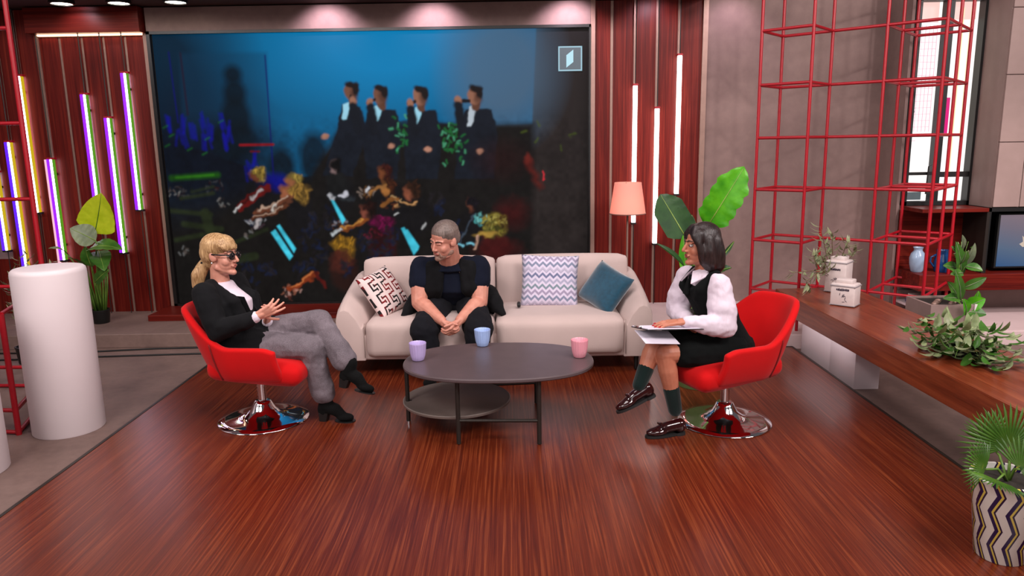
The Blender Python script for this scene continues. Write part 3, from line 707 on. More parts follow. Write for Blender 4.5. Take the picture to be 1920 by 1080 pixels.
# chevron print
tm = NT('chevron print'); tc = tm.n('ShaderNodeTexCoord'); sx = tm.n('ShaderNodeSeparateXYZ'); tm.l(tc.outputs['Object'], sx.inputs[0])
tri = tm.math('PINGPONG', sx.outputs[0], .027); z = tm.math('ADD', sx.outputs[2], tri)
f1 = tm.math('FRACT', tm.math('MULTIPLY', z, 1 / .042)); f2 = tm.math('FRACT', tm.math('MULTIPLY', z, 1 / .252))
base = tm.ramp(f2, [(0, srgb(168, 166, 190)), (.17, srgb(112, 118, 150)), (.34, srgb(186, 178, 200)), (.5, srgb(128, 136, 160)), (.67, srgb(158, 146, 172)), (.84, srgb(122, 140, 150))], 'CONSTANT')
tm.set(Base_Color=tm.mix(tm.ramp(f1, [(0, (0, 0, 0)), (.5, (1, 1, 1))], 'CONSTANT'), base, srgb(214, 204, 224)), Roughness=.9, Sheen_Weight=.2)
pillow('throw_cushion', 'white and grey blue chevron cushion leaning on the sofa back', .435, .40, .12, tm.m, (.285, 5.46, .590), (-14, 2, -3))
# key pattern print (nested squares)
tm = NT('key print'); v = tm.coords((1, 1, 1), rot=(0, math.radians(0), 0)); sx = tm.n('ShaderNodeSeparateXYZ'); tm.l(v, sx.inputs[0])
cell = .105
fx = tm.math('PINGPONG', sx.outputs[0], cell / 2); row = tm.math('FLOOR', tm.math('MULTIPLY', sx.outputs[0], 1 / cell))
zz = tm.math('ADD', sx.outputs[2], tm.math('MULTIPLY', row, cell * .33)); fz = tm.math('PINGPONG', zz, cell / 2)
mx = tm.math('MAXIMUM', fx, fz); nz = tm.noise(tm.coords(), 9, 1)
cl = tm.ramp(nz, [(.45, srgb(20, 12, 14)), (.5, srgb(120, 16, 22))])
band = tm.ramp(tm.math('FRACT', tm.math('MULTIPLY', mx, 1 / (cell / 4.0))), [(0, (0, 0, 0)), (.48, (1, 1, 1))], 'CONSTANT')
tm.set(Base_Color=tm.mix(band, cl, srgb(222, 200, 196)), Roughness=.9)
pillow('throw_cushion', 'black, white and dark red key-pattern cushion against the left sofa arm', .37, .35, .11, tm.m, (-.945, 5.33, .555), (-34, -8, 64))
pillow('throw_cushion', 'teal velvet cushion propped against the right sofa arm', .37, .33, .13, 'teal', (.690, 5.35, .553), (-33, 16, -56))
# small black device lying by the chevron cushion
bm = B(); box(bm, (.035, 5.30, .424), (.062, 5.38, .458), .012); o = obj('microphone_pack', bm, 'black', None, smooth=40); tag(o, 'small black box on the sofa seat beside the chevron cushion', 'device')

# ================================================================== COFFEE TABLE
TC = Vector((-.085, 4.085, 0)); TZ = .392
t = thing('coffee_table', TC, 'dark oval coffee table with a round lower shelf', 'table')
def oval(bm, c, a, b, z0, z1, pw=2.3, n=72, bev=.006):
    R = []
    for z, k in ((z0, -bev), (z0 + bev, 0), (z1 - bev, 0), (z1, -bev)):
        rr = []
        for i in range(n):
            th = 2 * PI * i / n; cx, sy = math.cos(th), math.sin(th); q = (abs(cx) ** pw + abs(sy) ** pw) ** (-1 / pw)
            rr.append(bm.verts.new((c[0] + (a + k) * cx * q, c[1] + (b + k) * sy * q, z)))
        R.append(rr)
    skinrings(bm, R); return bm
obj('tabletop', oval(B(), TC, .545, .375, TZ - .024, TZ, 2.35), 'tabletop', t, True, 40)
LEGS = [(-.622, 4.11), (-.305, 3.795), (.135, 3.775), (.142, 4.425)]
for x, y in LEGS:
    lg = obj('leg', tube(B(), [(x, y, .004), (x, y, TZ - .012)], .0125, 12), 'darkmetal', t, True, 40)
    if x < -.6: obj('foot_cap', tube(B(), [(x, y, 0), (x, y, .02)], .014, 12), 'chrome', lg, True, 40)
    else: obj('leg_cap', lathe(B(), [(.001, TZ - .016), (.0155, TZ - .016), (.0155, TZ - .004), (.001, TZ - .002)], (x, y, 0), 14), 'darkmetal', lg, True, 40)
SCN = (-.335, 4.135)
bm = B(); lathe(bm, [(.001, .128), (.30, .128), (.313, .134), (.316, .146), (.311, .150), (.303, .147), (.296, .142), (.001, .142)], (*SCN, 0), 56); obj('lower_shelf', bm, 'shelf', t, True, 40)
for a, b in (((-.305, 3.795), (.135, 3.775)), ((.142, 4.425), (-.15, 4.40)), ((-.622, 4.11), (-.60, 4.12)), ((.135, 3.775), (.142, 4.425))):
    if a[0] == .135: continue
    obj('shelf_bar', tube(B(), [(*a, .136), (*b, .136)], .0095, 10), 'darkmetal', t, True, 40)

def mug(loc, col, label):
    t = thing('fluted_cup', loc, label, 'cup', None)
    m = plain('glaze ' + label[:12], col, .25, 0, .04, 20)
    bm = B(); lathe(bm, [(.001, 0), (.029, 0), (.033, .004), (.040, .030), (.0445, .062), (.0465, .096), (.0475, .102), (.0465, .104), (.0435, .100), (.041, .06), (.034, .016), (.001, .012)], (0, 0, 0), 64, .07, 18)
    obj('cup_body', bm, m, t, False, 50); return t
PZc = .3925
mug((-0.549, 4.097, 0.393), srgb(192, 172, 222), 'lavender fluted cup at the left end of the coffee table')
mug((-0.187, 4.386, 0.393), srgb(164, 188, 236), 'pale blue fluted cup at the back of the coffee table')
mug((0.384, 4.107, 0.393), srgb(240, 160, 174), 'pink fluted cup at the right end of the coffee table')

# ================================================================== RED SHELL CHAIRS
def make_chair(loc, rz, label):
    t = thing('shell_armchair', loc, label, 'chair', 'red armchairs on chrome disc bases', rz)
    # chrome base and post
    bm = B(); lathe(bm, [(.001, 0), (.262, 0), (.266, .004), (.262, .009), (.22, .016), (.15, .028), (.10, .046), (.072, .072), (.056, .102), (.046, .118), (.040, .122), (.001, .122)], n=64); obj('disc_base', bm, 'chrome', t, False, 50)
    bm = B(); lathe(bm, [(.001, .11), (.026, .11), (.026, .30), (.001, .30)], n=24); obj('post', bm, 'chrome', t, False, 40)
    bm = B(); box(bm, (-.09, -.09, .262), (.09, .09, .282), .004); obj('seat_plate', bm, 'black', t, False, 40)
    # moulded shell: U-shaped wall that is low at the arms, high at the back
    R0, ST, NT_, NS = .292, .27, 56, 11
    back_l = .085
    def plan(tt):
        arc = PI * R0; tot = arc + 2 * ST; d = (tt + 1) / 2 * tot
        if d < ST: return Vector((ST - d, -R0)), d
        if d < ST + arc:
            a = (d - ST) / R0; return Vector((-R0 * math.sin(a), -R0 * math.cos(a))), a
        d -= ST + arc; return Vector((d, R0)), d
    def sstep(x, a, b):
        q = max(0, min(1, (x - a) / (b - a))); return q * q * (3 - 2 * q)
    bm = B(); G = []
    for i in range(NT_ + 1):
        tt = -1 + 2 * i / NT_; p, _ = plan(tt); k = sstep(abs(tt), .22, .62)
        ztop = .715 * (1 - k) + .515 * k; ztop -= .02 * sstep(abs(tt), .9, 1.0)
        col = []
        for j in range(NS + 1):
            s = j / NS; z = .292 + (ztop - .292) * s
            fl = .70 + .30 * s ** .6                                  # flares outwards from the narrow foot
            back = 1 - k
            x = p.x * fl + .0 - back * back_l * s ** 1.3 - .045
            if p.x > 0: x += .09 * (1 - s) ** 1.4 * (p.x / ST)          # arm fronts rake back towards the top
            y = p.y * (.72 + .28 * s ** .55) * (1.0 + .03 * math.sin(PI * s))
            col.append(bm.verts.new((x, y, z)))
        G.append(col)
    for i in range(NT_):
        for j in range(NS): bm.faces.new((G[i][j], G[i + 1][j], G[i + 1][j + 1], G[i][j + 1]))
    # closed floor of the shell
    c0 = bm.verts.new((.02, 0, .285)); mid_ = [bm.verts.new(((v[0].co.x - .02) * .5 + .02, v[0].co.y * .5, .287)) for v in G]
    for i in range(NT_):
        bm.faces.new((G[i + 1][0], G[i][0], mid_[i], mid_[i + 1])); bm.faces.new((mid_[i + 1], mid_[i], c0))
    bm.faces.new((G[0][0], G[-1][0], mid_[-1], mid_[0])); bm.faces.new((mid_[0], mid_[-1], c0))
    sh = obj('shell', bm, 'redfab', t, False, True)
    m = sh.modifiers.new('thick', 'SOLIDIFY'); m.thickness = .042; m.offset = -1
    m = sh.modifiers.new('sub', 'SUBSURF'); m.levels = m.render_levels = 1
    # seat pad and lumbar pad
    bm = B(); softbox(bm, .28, .235, .062, .055, (0, 0, .02), mat=Matrix.Translation((.055, 0, .352)) @ Matrix.Rotation(math.radians(4), 4, 'Y')); obj('seat_pad', bm, 'redfab', t, False, True)
    # seams where side panels meet the back
    for sgn in (-1, 1):
        tt = .50 * sgn; p, _ = plan(tt); k = sstep(abs(tt), .22, .62); zt = .715 * (1 - k) + .515 * k; pts = []
        for j in range(1, 12):
            s = j / 12; z = .292 + (zt - .292) * s; back = 1 - k
            x = p.x * (.70 + .30 * s ** .6) - back * back_l * s ** 1.3 - .045; y = p.y * (.72 + .28 * s ** .55) * (1.0 + .03 * math.sin(PI * s))
            nrm = Vector((p.x, p.y)).normalized() * .003
            pts.append((x + nrm.x, y + nrm.y, z))
        obj('seam', tube(B(), pts, .004, 6), 'redseam', t, False, True)
    return t
MT['redseam'] = plain('dark red seam', srgb(120, 4, 6), .9)
make_chair((-1.515, 4.235, 0), math.radians(-6), 'red shell armchair under the blonde woman at left')
make_chair((1.225, 4.07, 0), math.radians(180 + 22), 'red shell armchair under the dark-haired woman with the clipboard')

# ================================================================== WHITE COLUMNS
def column(x, y, r, h, label):
    bm = B(); lathe(bm, [(.001, -.03), (r - .004, -.03), (r, -.024), (r, h - .03), (r - .004, h - .012), (r - .016, h - .002), (r - .03, h), (.001, h)], (0, 0, 0), 64)
    o = obj('plinth_column', bm, 'whitemat', None, False, 50, None); o.location = (x, y, 0); tag(o, label, 'plinth', 'white round plinths')
column(-2.685, 4.215, .194, .955, 'white round plinth column standing by the stage edge at left')
column(-2.865, 3.60, .194, .955, 'white round plinth cut off by the left picture edge')

# ================================================================== RED RACK (right)
t = thing('tube_rack', (2.30, 5.78, 0), 'tall red open-frame rack of square cells by the plaster wall', 'rack')
RO = Vector((1.996, 6.044)); RA = -.726; RU = Vector((math.cos(RA), math.sin(RA))) * .40; RV = Vector((-math.sin(RA), math.cos(RA))) * .42; RC, RZ = .411, -.018
def rp(i, j, L): q = RO + RU * i + RV * j; return Vector((q.x, q.y, RZ + RC * L))
rad = .013
posts = [(0, 0), (1, 0), (0, 1), (1, 1), (2, 1), (3, 1), (2, 2), (3, 2), (2, 3), (3, 3)]
for i, j in posts:
    a, b = rp(i, j, 0), rp(i, j, 8.2); obj('post', tube(B(), [(a.x, a.y, -.03), b], rad, 8), 'redmetal', t, True, 50)
rails = []
for L in range(0, 9):
    for a, b in (((0, 0), (1, 0)), ((0, 1), (1, 1)), ((0, 0), (0, 1)), ((1, 0), (1, 1)), ((2, 1), (3, 1)), ((2, 2), (3, 2)), ((2, 3), (3, 3)), ((2, 1), (2, 2)), ((2, 2), (2, 3)), ((3, 1), (3, 2)), ((3, 2), (3, 3))):
        rails.append((a, b, L))
    if L > 0: rails.append(((1, 1), (2, 1), L))
for a, b, L in rails:
    obj('rail', tube(B(), [rp(*a, L), rp(*b, L)], rad * .92, 8), 'redmetal', t, True, 50)

# red rack (left edge)
t = thing('tube_rack', (-3.1, 4.7, 0), 'red tube rack at the left edge behind the white column', 'rack')
PA = Vector((-3.225, 5.000, 2.210)).xy; PB = Vector((-2.93, 4.12)); PCc = PB + Vector((-.48, .05)); PD = PA + Vector((-.48, .02))
for p in (PA, PB, PCc, PD):
    top = 3.3 if p is PA or p is PD else .70
    obj('post', tube(B(), [(p.x, p.y, -.03), (p.x, p.y, top)], .0165, 8), 'redmetal', t, True, 50)
for z in (-.015, .12, .70, 1.30, 1.80, 2.4):
    ps = [(PA, PD)]
    if z < .8: ps += [(PB, PCc), (PA, PB), (PD, PCc)]
    for a, b in ps: obj('rail', tube(B(), [(a.x, a.y, z), (b.x, b.y, z)], .013, 8), 'redmetal', t, True, 50)

# ================================================================== BENCH
t = thing('long_bench', (2.38, 4.3, 0), 'long thick brown red wooden bench on a white plinth', 'bench')
bz0, bz1 = .315, .468
fr0, fr1 = Vector((2.058, 5.64)), Vector((2.145, 2.2)); bk0, bk1 = Vector((2.66, 5.66)), Vector((2.68, 2.2))
bm = B(); P = [(fr0.x, fr0.y), (fr1.x, fr1.y), (bk1.x, bk1.y), (bk0.x, bk0.y)]
prism(bm, [(x, y, bz0) for x, y in P], (0, 0, bz1 - bz0)); bmesh.ops.bevel(bm, geom=bm.edges[:], offset=.004, segments=2, affect='EDGES'); obj('seat_slab', bm, 'bench_wood', t, True, 40)
obj('plinth_block', box(B(), (2.262, 5.06, -.03), (2.46, 5.58, bz0), .003), 'whitegloss', t, True, 40)
obj('plinth_block', box(B(), (2.258, 4.67, -.03), (2.425, 5.055, bz0), .003), 'whitegloss', t, True, 40)
obj('plinth_block', box(B(), (2.262, 2.3, -.03), (2.46, 2.6, bz0), .003), 'whitegloss', t, True, 40)

# ================================================================== FLOOR LAMP
lx, ly = 1.015, 6.40
t = thing('floor_lamp', (lx, ly, .09), 'floor lamp with a glowing peach drum shade behind the sofa', 'lamp')
tm = NT('lit lamp shade'); v = tm.coords(); sx = tm.n('ShaderNodeSeparateXYZ'); tm.l(v, sx.inputs[0])
tm.set(Base_Color=srgb(236, 180, 166), Roughness=.9, Emission_Color=(1, .42, .34), Emission_Strength=.22); tm.b.inputs['Transmission Weight'].default_value = .0
tr = tm.n('ShaderNodeBsdfTranslucent'); tr.inputs[0].default_value = (1, .64, .56, 1); mx_ = tm.n('ShaderNodeMixShader'); mx_.inputs[0].default_value = .45
tm.l(tm.b.outputs[0], mx_.inputs[1]); tm.l(tr.outputs[0], mx_.inputs[2]); tm.l(mx_.outputs[0], tm.out.inputs[0])
bm = B(); lathe(bm, [(.155, 1.005), (.115, 1.272), (.112, 1.272), (.152, 1.005)], (lx, ly, 0), 40)
sh = obj('lamp_shade', bm, tm.m, t, True, 40)
obj('rim', lathe(B(), [(.156, 1.0), (.158, 1.008), (.152, 1.008), (.150, 1.0)], (lx, ly, 0), 40), 'strip', sh, True, 40)
bm = B(); sph(bm, (lx, ly, 1.06), .032); obj('bulb', bm, emit('warm bulb', (1, .72, .45), 20), t, True, True)
obj('pole', tube(B(), [(lx, ly, .1), (lx, ly, 1.25)], .009, 10), 'strip', t, True, 40)
obj('base', lathe(B(), [(.001, .09), (.14, .09), (.14, .105), (.02, .118), (.001, .118)], (lx, ly, 0), 32), 'darkmetal', t, True, 40)
obj('shade_spider', tube(tube(B(), [(lx - .113, ly, 1.262), (lx + .113, ly, 1.262)], .003, 6), [(lx, ly - .113, 1.262), (lx, ly + .113, 1.262)], .003, 6), 'darkmetal', t, True)
# cables on the floor at left
for pts, lab in (([(-5.2, 5.92, -.024), (-3.6, 5.90, -.024), (-3.0, 5.98, -.024), (-2.2, 6.0, -.024), (-1.4, 5.93, -.024)], 'dark cable lying along the foot of the step'), ([(-5.2, 5.62, -.024), (-3.7, 5.74, -.024), (-2.6, 5.80, -.024), (-1.6, 5.78, -.024)], 'second dark cable on the floor, nearer the stage')):
    o = obj('floor_cable', tube(B(), pts, .008, 6), 'black', None, smooth=True); tag(o, lab, 'cable')

# ================================================================== ALCOVE ON THE RIGHT
AY = 6.55
ar = struct(obj('wall_right', box(B(), (3.45, AY + .02, .09), (6.5, AY + .2, 1.02)), 'conc'))
obj('return_panel', box(B(), (3.43, AY, .09), (3.455, YW + .24, 3.3)), 'conc', ar)
obj('wall_panel', box(B(), (4.10, AY, 1.02), (6.5, AY + .2, 3.3)), 'conc', ar)
obj('wall_panel', box(B(), (3.455, AY, 2.98), (4.10, AY + .2, 3.3)), 'conc', ar)
obj('plinth_board', box(B(), (3.46, AY - .04, .09), (6.5, AY + .02, .26), .004), 'cabinet', ar)
# tall window with a backlit street view
w = struct(obj('window_1', box(box(box(box(B(), (3.47, AY - .03, 1.02), (3.50, AY + .06, 2.98)), (4.03, AY - .03, 1.02), (4.10, AY + .06, 2.98)), (3.47, AY - .03, 2.74), (4.10, AY + .06, 2.98)), (3.47, AY - .03, 1.02), (4.10, AY + .06, 1.055)), 'black'))
obj('mullion', box(B(), (3.71, AY - .025, 1.05), (3.775, AY + .05, 2.76)), 'black', w)
obj('transom', box(box(B(), (3.50, AY - .02, 1.285), (3.71, AY + .04, 1.31)), (3.775, AY - .02, 1.265), (4.03, AY + .04, 1.31)), 'black', w)
MT['sky_print'] = emit('backlit pale facade', (1, .93, .90), 1.25); MT['warm_print'] = emit('backlit cream band', (1, .80, .48), 1.1); MT['pink_print'] = emit('backlit pink line', (1, .50, .62), 1.0)
MT['peach_print'] = emit('backlit peach sky', (1, .66, .60), 1.0); MT['grey_print'] = emit('backlit grey line', (.10, .12, .13), 1.0); MT['magenta_print'] = emit('backlit magenta banner', (.85, .0, .22), .9)
yb = AY + .10
bd = obj('backlit_view', box(B(), (3.44, yb, 1.02), (4.12, yb + .02, 2.98)), 'sky_print', w)
def pr(mat, x0, z0, x1, z1): obj('view_detail', box(B(), (x0, yb - .004, z0), (x1, yb, z1)), mat, bd)
pr('peach_print', 3.50, 2.58, 3.71, 2.75); pr('peach_print', 3.80, 2.6, 4.03, 2.75)
for k in range(5): pr('pink_print', 3.575 + .033 * k, 1.66, 3.579 + .033 * k, 2.56)
for k in range(17): pr('pink_print', 3.56, 1.70 + .055 * k, 3.712, 1.704 + .055 * k)
for k in range(3): pr('pink_print', 3.50, 1.70 + .08 * k, 3.58, 1.703 + .08 * k)
pr('sky_print', 3.50, 2.12, 3.575, 2.42); pr('sky_print', 3.50, 1.86, 3.565, 2.05)
pr('grey_print', 3.505, 2.095, 3.575, 2.112); pr('grey_print', 3.50, 1.825, 3.57, 1.842)
pr('warm_print', 3.78, 1.3, 3.815, 2.6); pr('warm_print', 3.90, 1.3, 3.93, 2.7); pr('warm_print', 3.985, 1.6, 4.0, 2.7); pr('magenta_print', 3.825, 1.62, 3.875, 1.95)
pr('pink_print', 3.50, 1.58, 3.60, 1.585); pr('grey_print', 3.50, 1.06, 3.69, 1.13)
obj('window_handle', tube(B(), [(3.66, AY - .03, 1.12), (3.665, AY - .035, 1.36), (3.69, AY - .035, 1.38)], .006, 8), 'black', w)
# cabinet over the TV: panels with open joints
CY = 6.20
t = thing('wall_cabinet', (4.6, CY, 1.02), 'taupe panelled wall cabinet above the small screen', 'cabinet')
obj('carcass', box(B(), (4.052, CY + .012, 1.02), (6.4, AY - .005, 3.3)), 'cabinet', t)
xs = [4.052, 4.275, 4.62, 5.0, 5.5, 6.4]; zs = [1.022, 1.56, 2.10, 2.62, 3.3]
for i in range(5):
    for j in range(4):
        if i == 0 and j >= 0: pass
        a, b = xs[i] + .003, xs[i + 1] - .003
        if i == 0: b = xs[1] - .003
        obj('panel', box(B(), (a, CY - .008, zs[j] + .003), (b, CY + .012, zs[j + 1] - .003), .002), 'cabinet', t)
# open shelf niche, TV niche, sideboard
t = thing('wall_unit', (4.3, 6.3, .3), 'dark red wooden wall unit with an open shelf and black screen niche', 'shelf')
obj('upper_shelf', box(B(), (3.46, CY - .02, .985), (4.02, AY - .035, 1.018), .003), 'wood_h', t)
obj('back_panel', box(B(), (3.46, AY - .03, .46), (4.04, AY, .985)), 'wood_h', t)
obj('sideboard', box(B(), (3.46, CY - .06, .322), (6.4, AY - .035, .462), .004), 'wood_h', t)
obj('divider', box(B(), (4.015, CY - .005, .462), (4.04, AY - .03, .985)), 'darkmetal', t)
obj('niche_panel', box(B(), (4.05, AY - .06, .462), (6.4, AY - .035, 1.02)), 'black', t)
obj('niche_side', box(B(), (4.04, CY + .0, .462), (4.055, AY - .035, 1.02)), 'black', t)
obj('niche_top', box(B(), (4.04, CY, .985), (6.4, AY - .035, 1.018)), 'black', t)
obj('inner_shelf', box(B(), (3.46, CY + .05, .16), (3.90, AY - .035, .18)), 'whitemat', t)
obj('side_panel', box(B(), (3.88, CY + .02, .09), (3.90, AY - .04, .32)), 'wood_v', t)
# TV
t = thing('wall_television', (4.7, 6.27, .5), 'small screen with a pale mauve to blue picture in the black niche', 'screen')
obj('casing', box(B(), (4.155, 6.25, .49), (5.05, 6.29, .965), .006), 'black', t)
tm = NT('television picture'); v = tm.coords(kind='Generated'); sx = tm.n('ShaderNodeSeparateXYZ'); tm.l(v, sx.inputs[0])
g = tm.math('ADD', tm.math('MULTIPLY', sx.outputs[2], .8), tm.math('MULTIPLY', sx.outputs[0], .35))
tm.set(Base_Color=(.01, .01, .01), Emission_Color=tm.ramp(g, [(.0, srgb(34, 80, 128)), (.3, srgb(78, 100, 128)), (.65, srgb(112, 104, 120)), (1, srgb(136, 112, 120))]), Emission_Strength=.9)
sc_ = obj('picture', box(B(), (4.17, 6.246, .508), (5.03, 6.25, .95)), tm.m, t)
bm = B(); x, z = 4.40, .72
prism(bm, [(x - .05, 6.243, z - .02), (x - .02, 6.243, z - .045), (x + .04, 6.243, z - .04), (x + .09, 6.243, z), (x + .12, 6.243, z + .02), (x + .06, 6.243, z + .02), (x + .03, 6.243, z + .08), (x, 6.243, z + .02), (x - .03, 6.243, z + .05), (x - .02, 6.243, z)], (0, .003, 0))
obj('picture_mark', bm, emit('mark cream', srgb(206, 186, 170), 1), sc_)
# jugs and books
def vase(name, x, y, z, prof, mat, label, handle=False):
    t = thing(name, (x, y, z), label, 'vase')
    obj('body', lathe(B(), prof, n=28), mat, t, False, 40)
    if handle: obj('handle', tube(B(), [(-.06, 0, .15), (-.10, 0, .13), (-.105, 0, .09), (-.075, 0, .05), (-.055, 0, .045)], .008, 8), mat, t, False, True)
    return t
MT['blueglaze'] = plain('deep blue glaze', srgb(18, 62, 112), .18, 0, .25, 14); MT['paleglaze'] = plain('pale blue glaze', srgb(150, 172, 196), .2, 0, .1, 14)
VP = [(.001, 0), (.042, 0), (.05, .01), (.062, .07), (.066, .12), (.055, .16), (.034, .185), (.034, .20), (.042, .215), (.036, .213), (.028, .20), (.028, .185), (.05, .15), (.001, .03)]
vase('ceramic_vase', 3.53, 6.32, .462, VP, 'paleglaze', 'pale blue ceramic vase at the left end of the shelf')
jg = vase('ceramic_jug', 3.735, 6.30, .462, [(.001, 0), (.055, 0), (.062, .01), (.070, .05), (.066, .10), (.052, .15), (.048, .175), (.054, .19), (.048, .188), (.042, .17), (.001, .04)], 'blueglaze', 'deep blue ceramic jug with a handle on the shelf', True)
for i, (x, z, h, c, lab) in enumerate(((3.60, .1805, .030, srgb(30, 42, 120), 'blue book lying under the sideboard'), (3.60, .2115, .022, srgb(18, 40, 44), 'dark green book on top of the blue one'), (3.60, .235, .02, srgb(210, 200, 196), 'pale book at the top of the small pile'))):
    t = thing('book', (x, 6.33, z), lab, 'book', 'books under the sideboard')
    m = plain('cover %d' % i, c, .5); box_ = box(B(), (-.10 + .01 * i, -.075, 0), (.10 - .008 * i, .075, h), .002)
    obj('cover', box_, m, t, False); obj('pages', box(B(), (-.098 + .01 * i, -.0765, .004), (.096 - .008 * i, -.0755, h - .004)), 'paper', t, False)
o = obj('white_box', box(B(), (3.60, 6.36, .09), (3.86, 6.50, .155), .004), 'whitemat'); tag(o, 'flat white box on the step under the sideboard', 'box')

# ================================================================== PEOPLE
def V(*a): return Vector(a)
class Head:
    """head frame: f forward (face), u up, l to the person's left; k scales the whole head"""
    def __init__(s, c, f, u, k=1.0):
        s.c = Vector(c); s.f = Vector(f).normalized(); u = Vector(u); s.l = u.cross(s.f).normalized(); s.u = s.f.cross(s.l).normalized(); s.k = k
    def p(s, a, b, c): return s.c + (s.f * a + s.l * b + s.u * c) * s.k
    def e(s, bm, c, r, n=20, m=12, tilt=0):
        f, u = s.f, s.u
        if tilt: q = Matrix.Rotation(tilt, 3, s.l); f = q @ f; u = q @ u
        return ell(bm, s.p(*c), f * r[0] * s.k, s.l * r[1] * s.k, u * r[2] * s.k, n, m)
def head_mesh(bm, h, fem=False, wide=1.0, nose=1.0):
    w = wide
    h.e(bm, (-.014, 0, .036), (.094, .073 * w, .082)); h.e(bm, (.030, 0, -.028), (.062, .057 * w, .082))
    h.e(bm, (.038, 0, -.074), (.046, .043 * w, .036)); h.e(bm, (.079, 0, -.096), (.020, .022 * w, .017)); h.e(bm, (.022, 0, -.086), (.055, .046 * w, .030))
    h.e(bm, (.005, 0, -.060), (.06, .058 * w, .045)); h.e(bm, (.034, 0, -.054), (.056, .055 * w, .050))
    for s in (-1, 1):
        cap(bm, h.p(.070, .012 * s, -.092), h.p(.004, .045 * w * s, -.068), .018 * h.k, .018 * h.k)
        h.e(bm, (.054, .036 * w * s, -.030), (.028, .024, .030)); h.e(bm, (-.008, .074 * w * s, -.004), (.018, .010, .030), 12, 8, -.25)
        h.e(bm, (-.002, .068 * w * s, -.012), (.02, .012, .02))
        cap(bm, h.p(.078, .012 * s, .026), h.p(.064, .046 * s * w, .024), .010, .008)
        h.e(bm, (.096, .011 * s, -.030), (.010, .007, .007), 10, 6)
        cap(bm, h.p(.084, .018 * s, .012), h.p(.078, .040 * s * w, .012), .006, .005, 8)
    cap(bm, h.p(.084, 0, .018), h.p(.106 * nose, 0, -.022), .007 * h.k, .0105 * h.k)
    h.e(bm, (.107 * nose, 0, -.026), (.010, .0105, .009), 12, 8)
    cap(bm, h.p(.088, -.017, -.056), h.p(.088, .017, -.056), .008 * h.k, .008 * h.k)
def face_parts(h, body, lip='lip', brow='brow', eyes=True, open_=True, wide=1.0):
    for s in (-1, 1):
        if eyes:
            bm = B(); h.e(bm, (.0755, .031 * s * wide, .004), (.0125, .014, .0095 if open_ else .006), 16, 10); o = obj('eye', bm, 'eye', body, True, True)
            bm = B(); h.e(bm, (.0855, .0315 * s * wide, .0035), (.0035, .006, .0065 if open_ else .004), 12, 8); obj('iris', bm, 'iris', o, True, True)
            bm = B(); cap(bm, h.p(.0855, .019 * s * wide, .012 if open_ else .008), h.p(.079, .045 * s * wide, .011 if open_ else .006), .0026, .002, 8); obj('eyelid', bm, 'brow', body, True, True)
        bm = B(); chain(bm, [h.p(.090, .013 * s * wide, .026), h.p(.086, .030 * s * wide, .033), h.p(.074, .047 * s * wide, .028)], [.0042, .004, .002], 8); obj('eyebrow', bm, brow, body, True, True)
    bm = B(); chain(bm, [h.p(.086, -.024, -.0565), h.p(.0945, -.008, -.0525), h.p(.0945, .008, -.0525), h.p(.086, .024, -.0565)], [.0025, .0045, .0045, .0025], 8)
    chain(bm, [h.p(.087, -.021, -.059), h.p(.0935, 0, -.064), h.p(.087, .021, -.059)], [.0025, .0055, .0025], 8); obj('lips', bm, lip, body, True, True)
def hand(bm, wr, d, nrm, side, curl=(.25, .35, .3), k=1.0, thumb=(.7, .5, .15), spread=.10, curls=None):
    """palm with five separate fingers; d: towards the fingertips, nrm: the palm's facing, side: +1 when the thumb lies on nrm x d"""
    wr = Vector(wr); d = Vector(d).normalized(); nrm = Vector(nrm); nrm = (nrm - d * nrm.dot(d)).normalized(); s = nrm.cross(d).normalized() * side
    L = [.066, .074, .069, .054]; tips = []
    offs = [.029, .010, -.009, -.027]
    for i in range(4):
        a = wr + s * offs[i] * .55 * k; b = wr + d * (.088 - .004 * abs(i - 1.2)) * k + s * offs[i] * k
        cap(bm, a, b, .0145 * k, .0112 * k, 10)
        dd = (d + s * (offs[i] / .029) * spread).normalized(); nn = nrm; p = b; r = .0092 * k
        cc = curls[i] if curls else curl
        for q, fr in zip(cc, (.46, .30, .24)):
            ax = dd.cross(nn).normalized(); rot = Matrix.Rotation(q, 3, ax); dd = rot @ dd; nn = rot @ nn
            e = p + dd * L[i] * fr * k * 1.05; cap(bm, p, e, r, r * .9, 10); p = e; r *= .9
        tips.append((p, dd, nn))
    ell(bm, wr + d * .05 * k - nrm * .0 * k, d * .05 * k, s * .034 * k, nrm * .0135 * k, 14, 8)
    cap(bm, wr - d * .02 * k, wr + d * .02 * k, .024 * k, .022 * k, 12)
    a = wr + d * .022 * k + s * .022 * k + nrm * .006 * k; td = (d * thumb[0] + s * thumb[1] + nrm * thumb[2]).normalized()
    b = a + td * .042 * k; cap(bm, wr + d * .012 * k + s * .012 * k, a, .015 * k, .0145 * k, 10); cap(bm, a, b, .0140 * k, .0108 * k, 10)
    td2 = (td + d * .35 + nrm * .15).normalized(); c = b + td2 * .030 * k; cap(bm, b, c, .0106 * k, .0088 * k, 10); e = c + (td2 + nrm * .1).normalized() * .02 * k; cap(bm, c, e, .0088 * k, .0076 * k, 10)
    tips.append((e, td2, nrm)); return tips
def limb(bm, a, b, ra, rb, bulge=0, at=.3, n=14):
    """tapered limb with a muscle belly"""
    a, b = Vector(a), Vector(b); m = a.lerp(b, at); rm = ra + (rb - ra) * at + bulge
    cap(bm, a, m, ra, rm, n); cap(bm, m, b, rm, rb, n)
def toe_frame(d, up):
    d = Vector(d).normalized(); up = Vector(up); s = up.cross(d).normalized(); return d, d.cross(s).normalized(), s

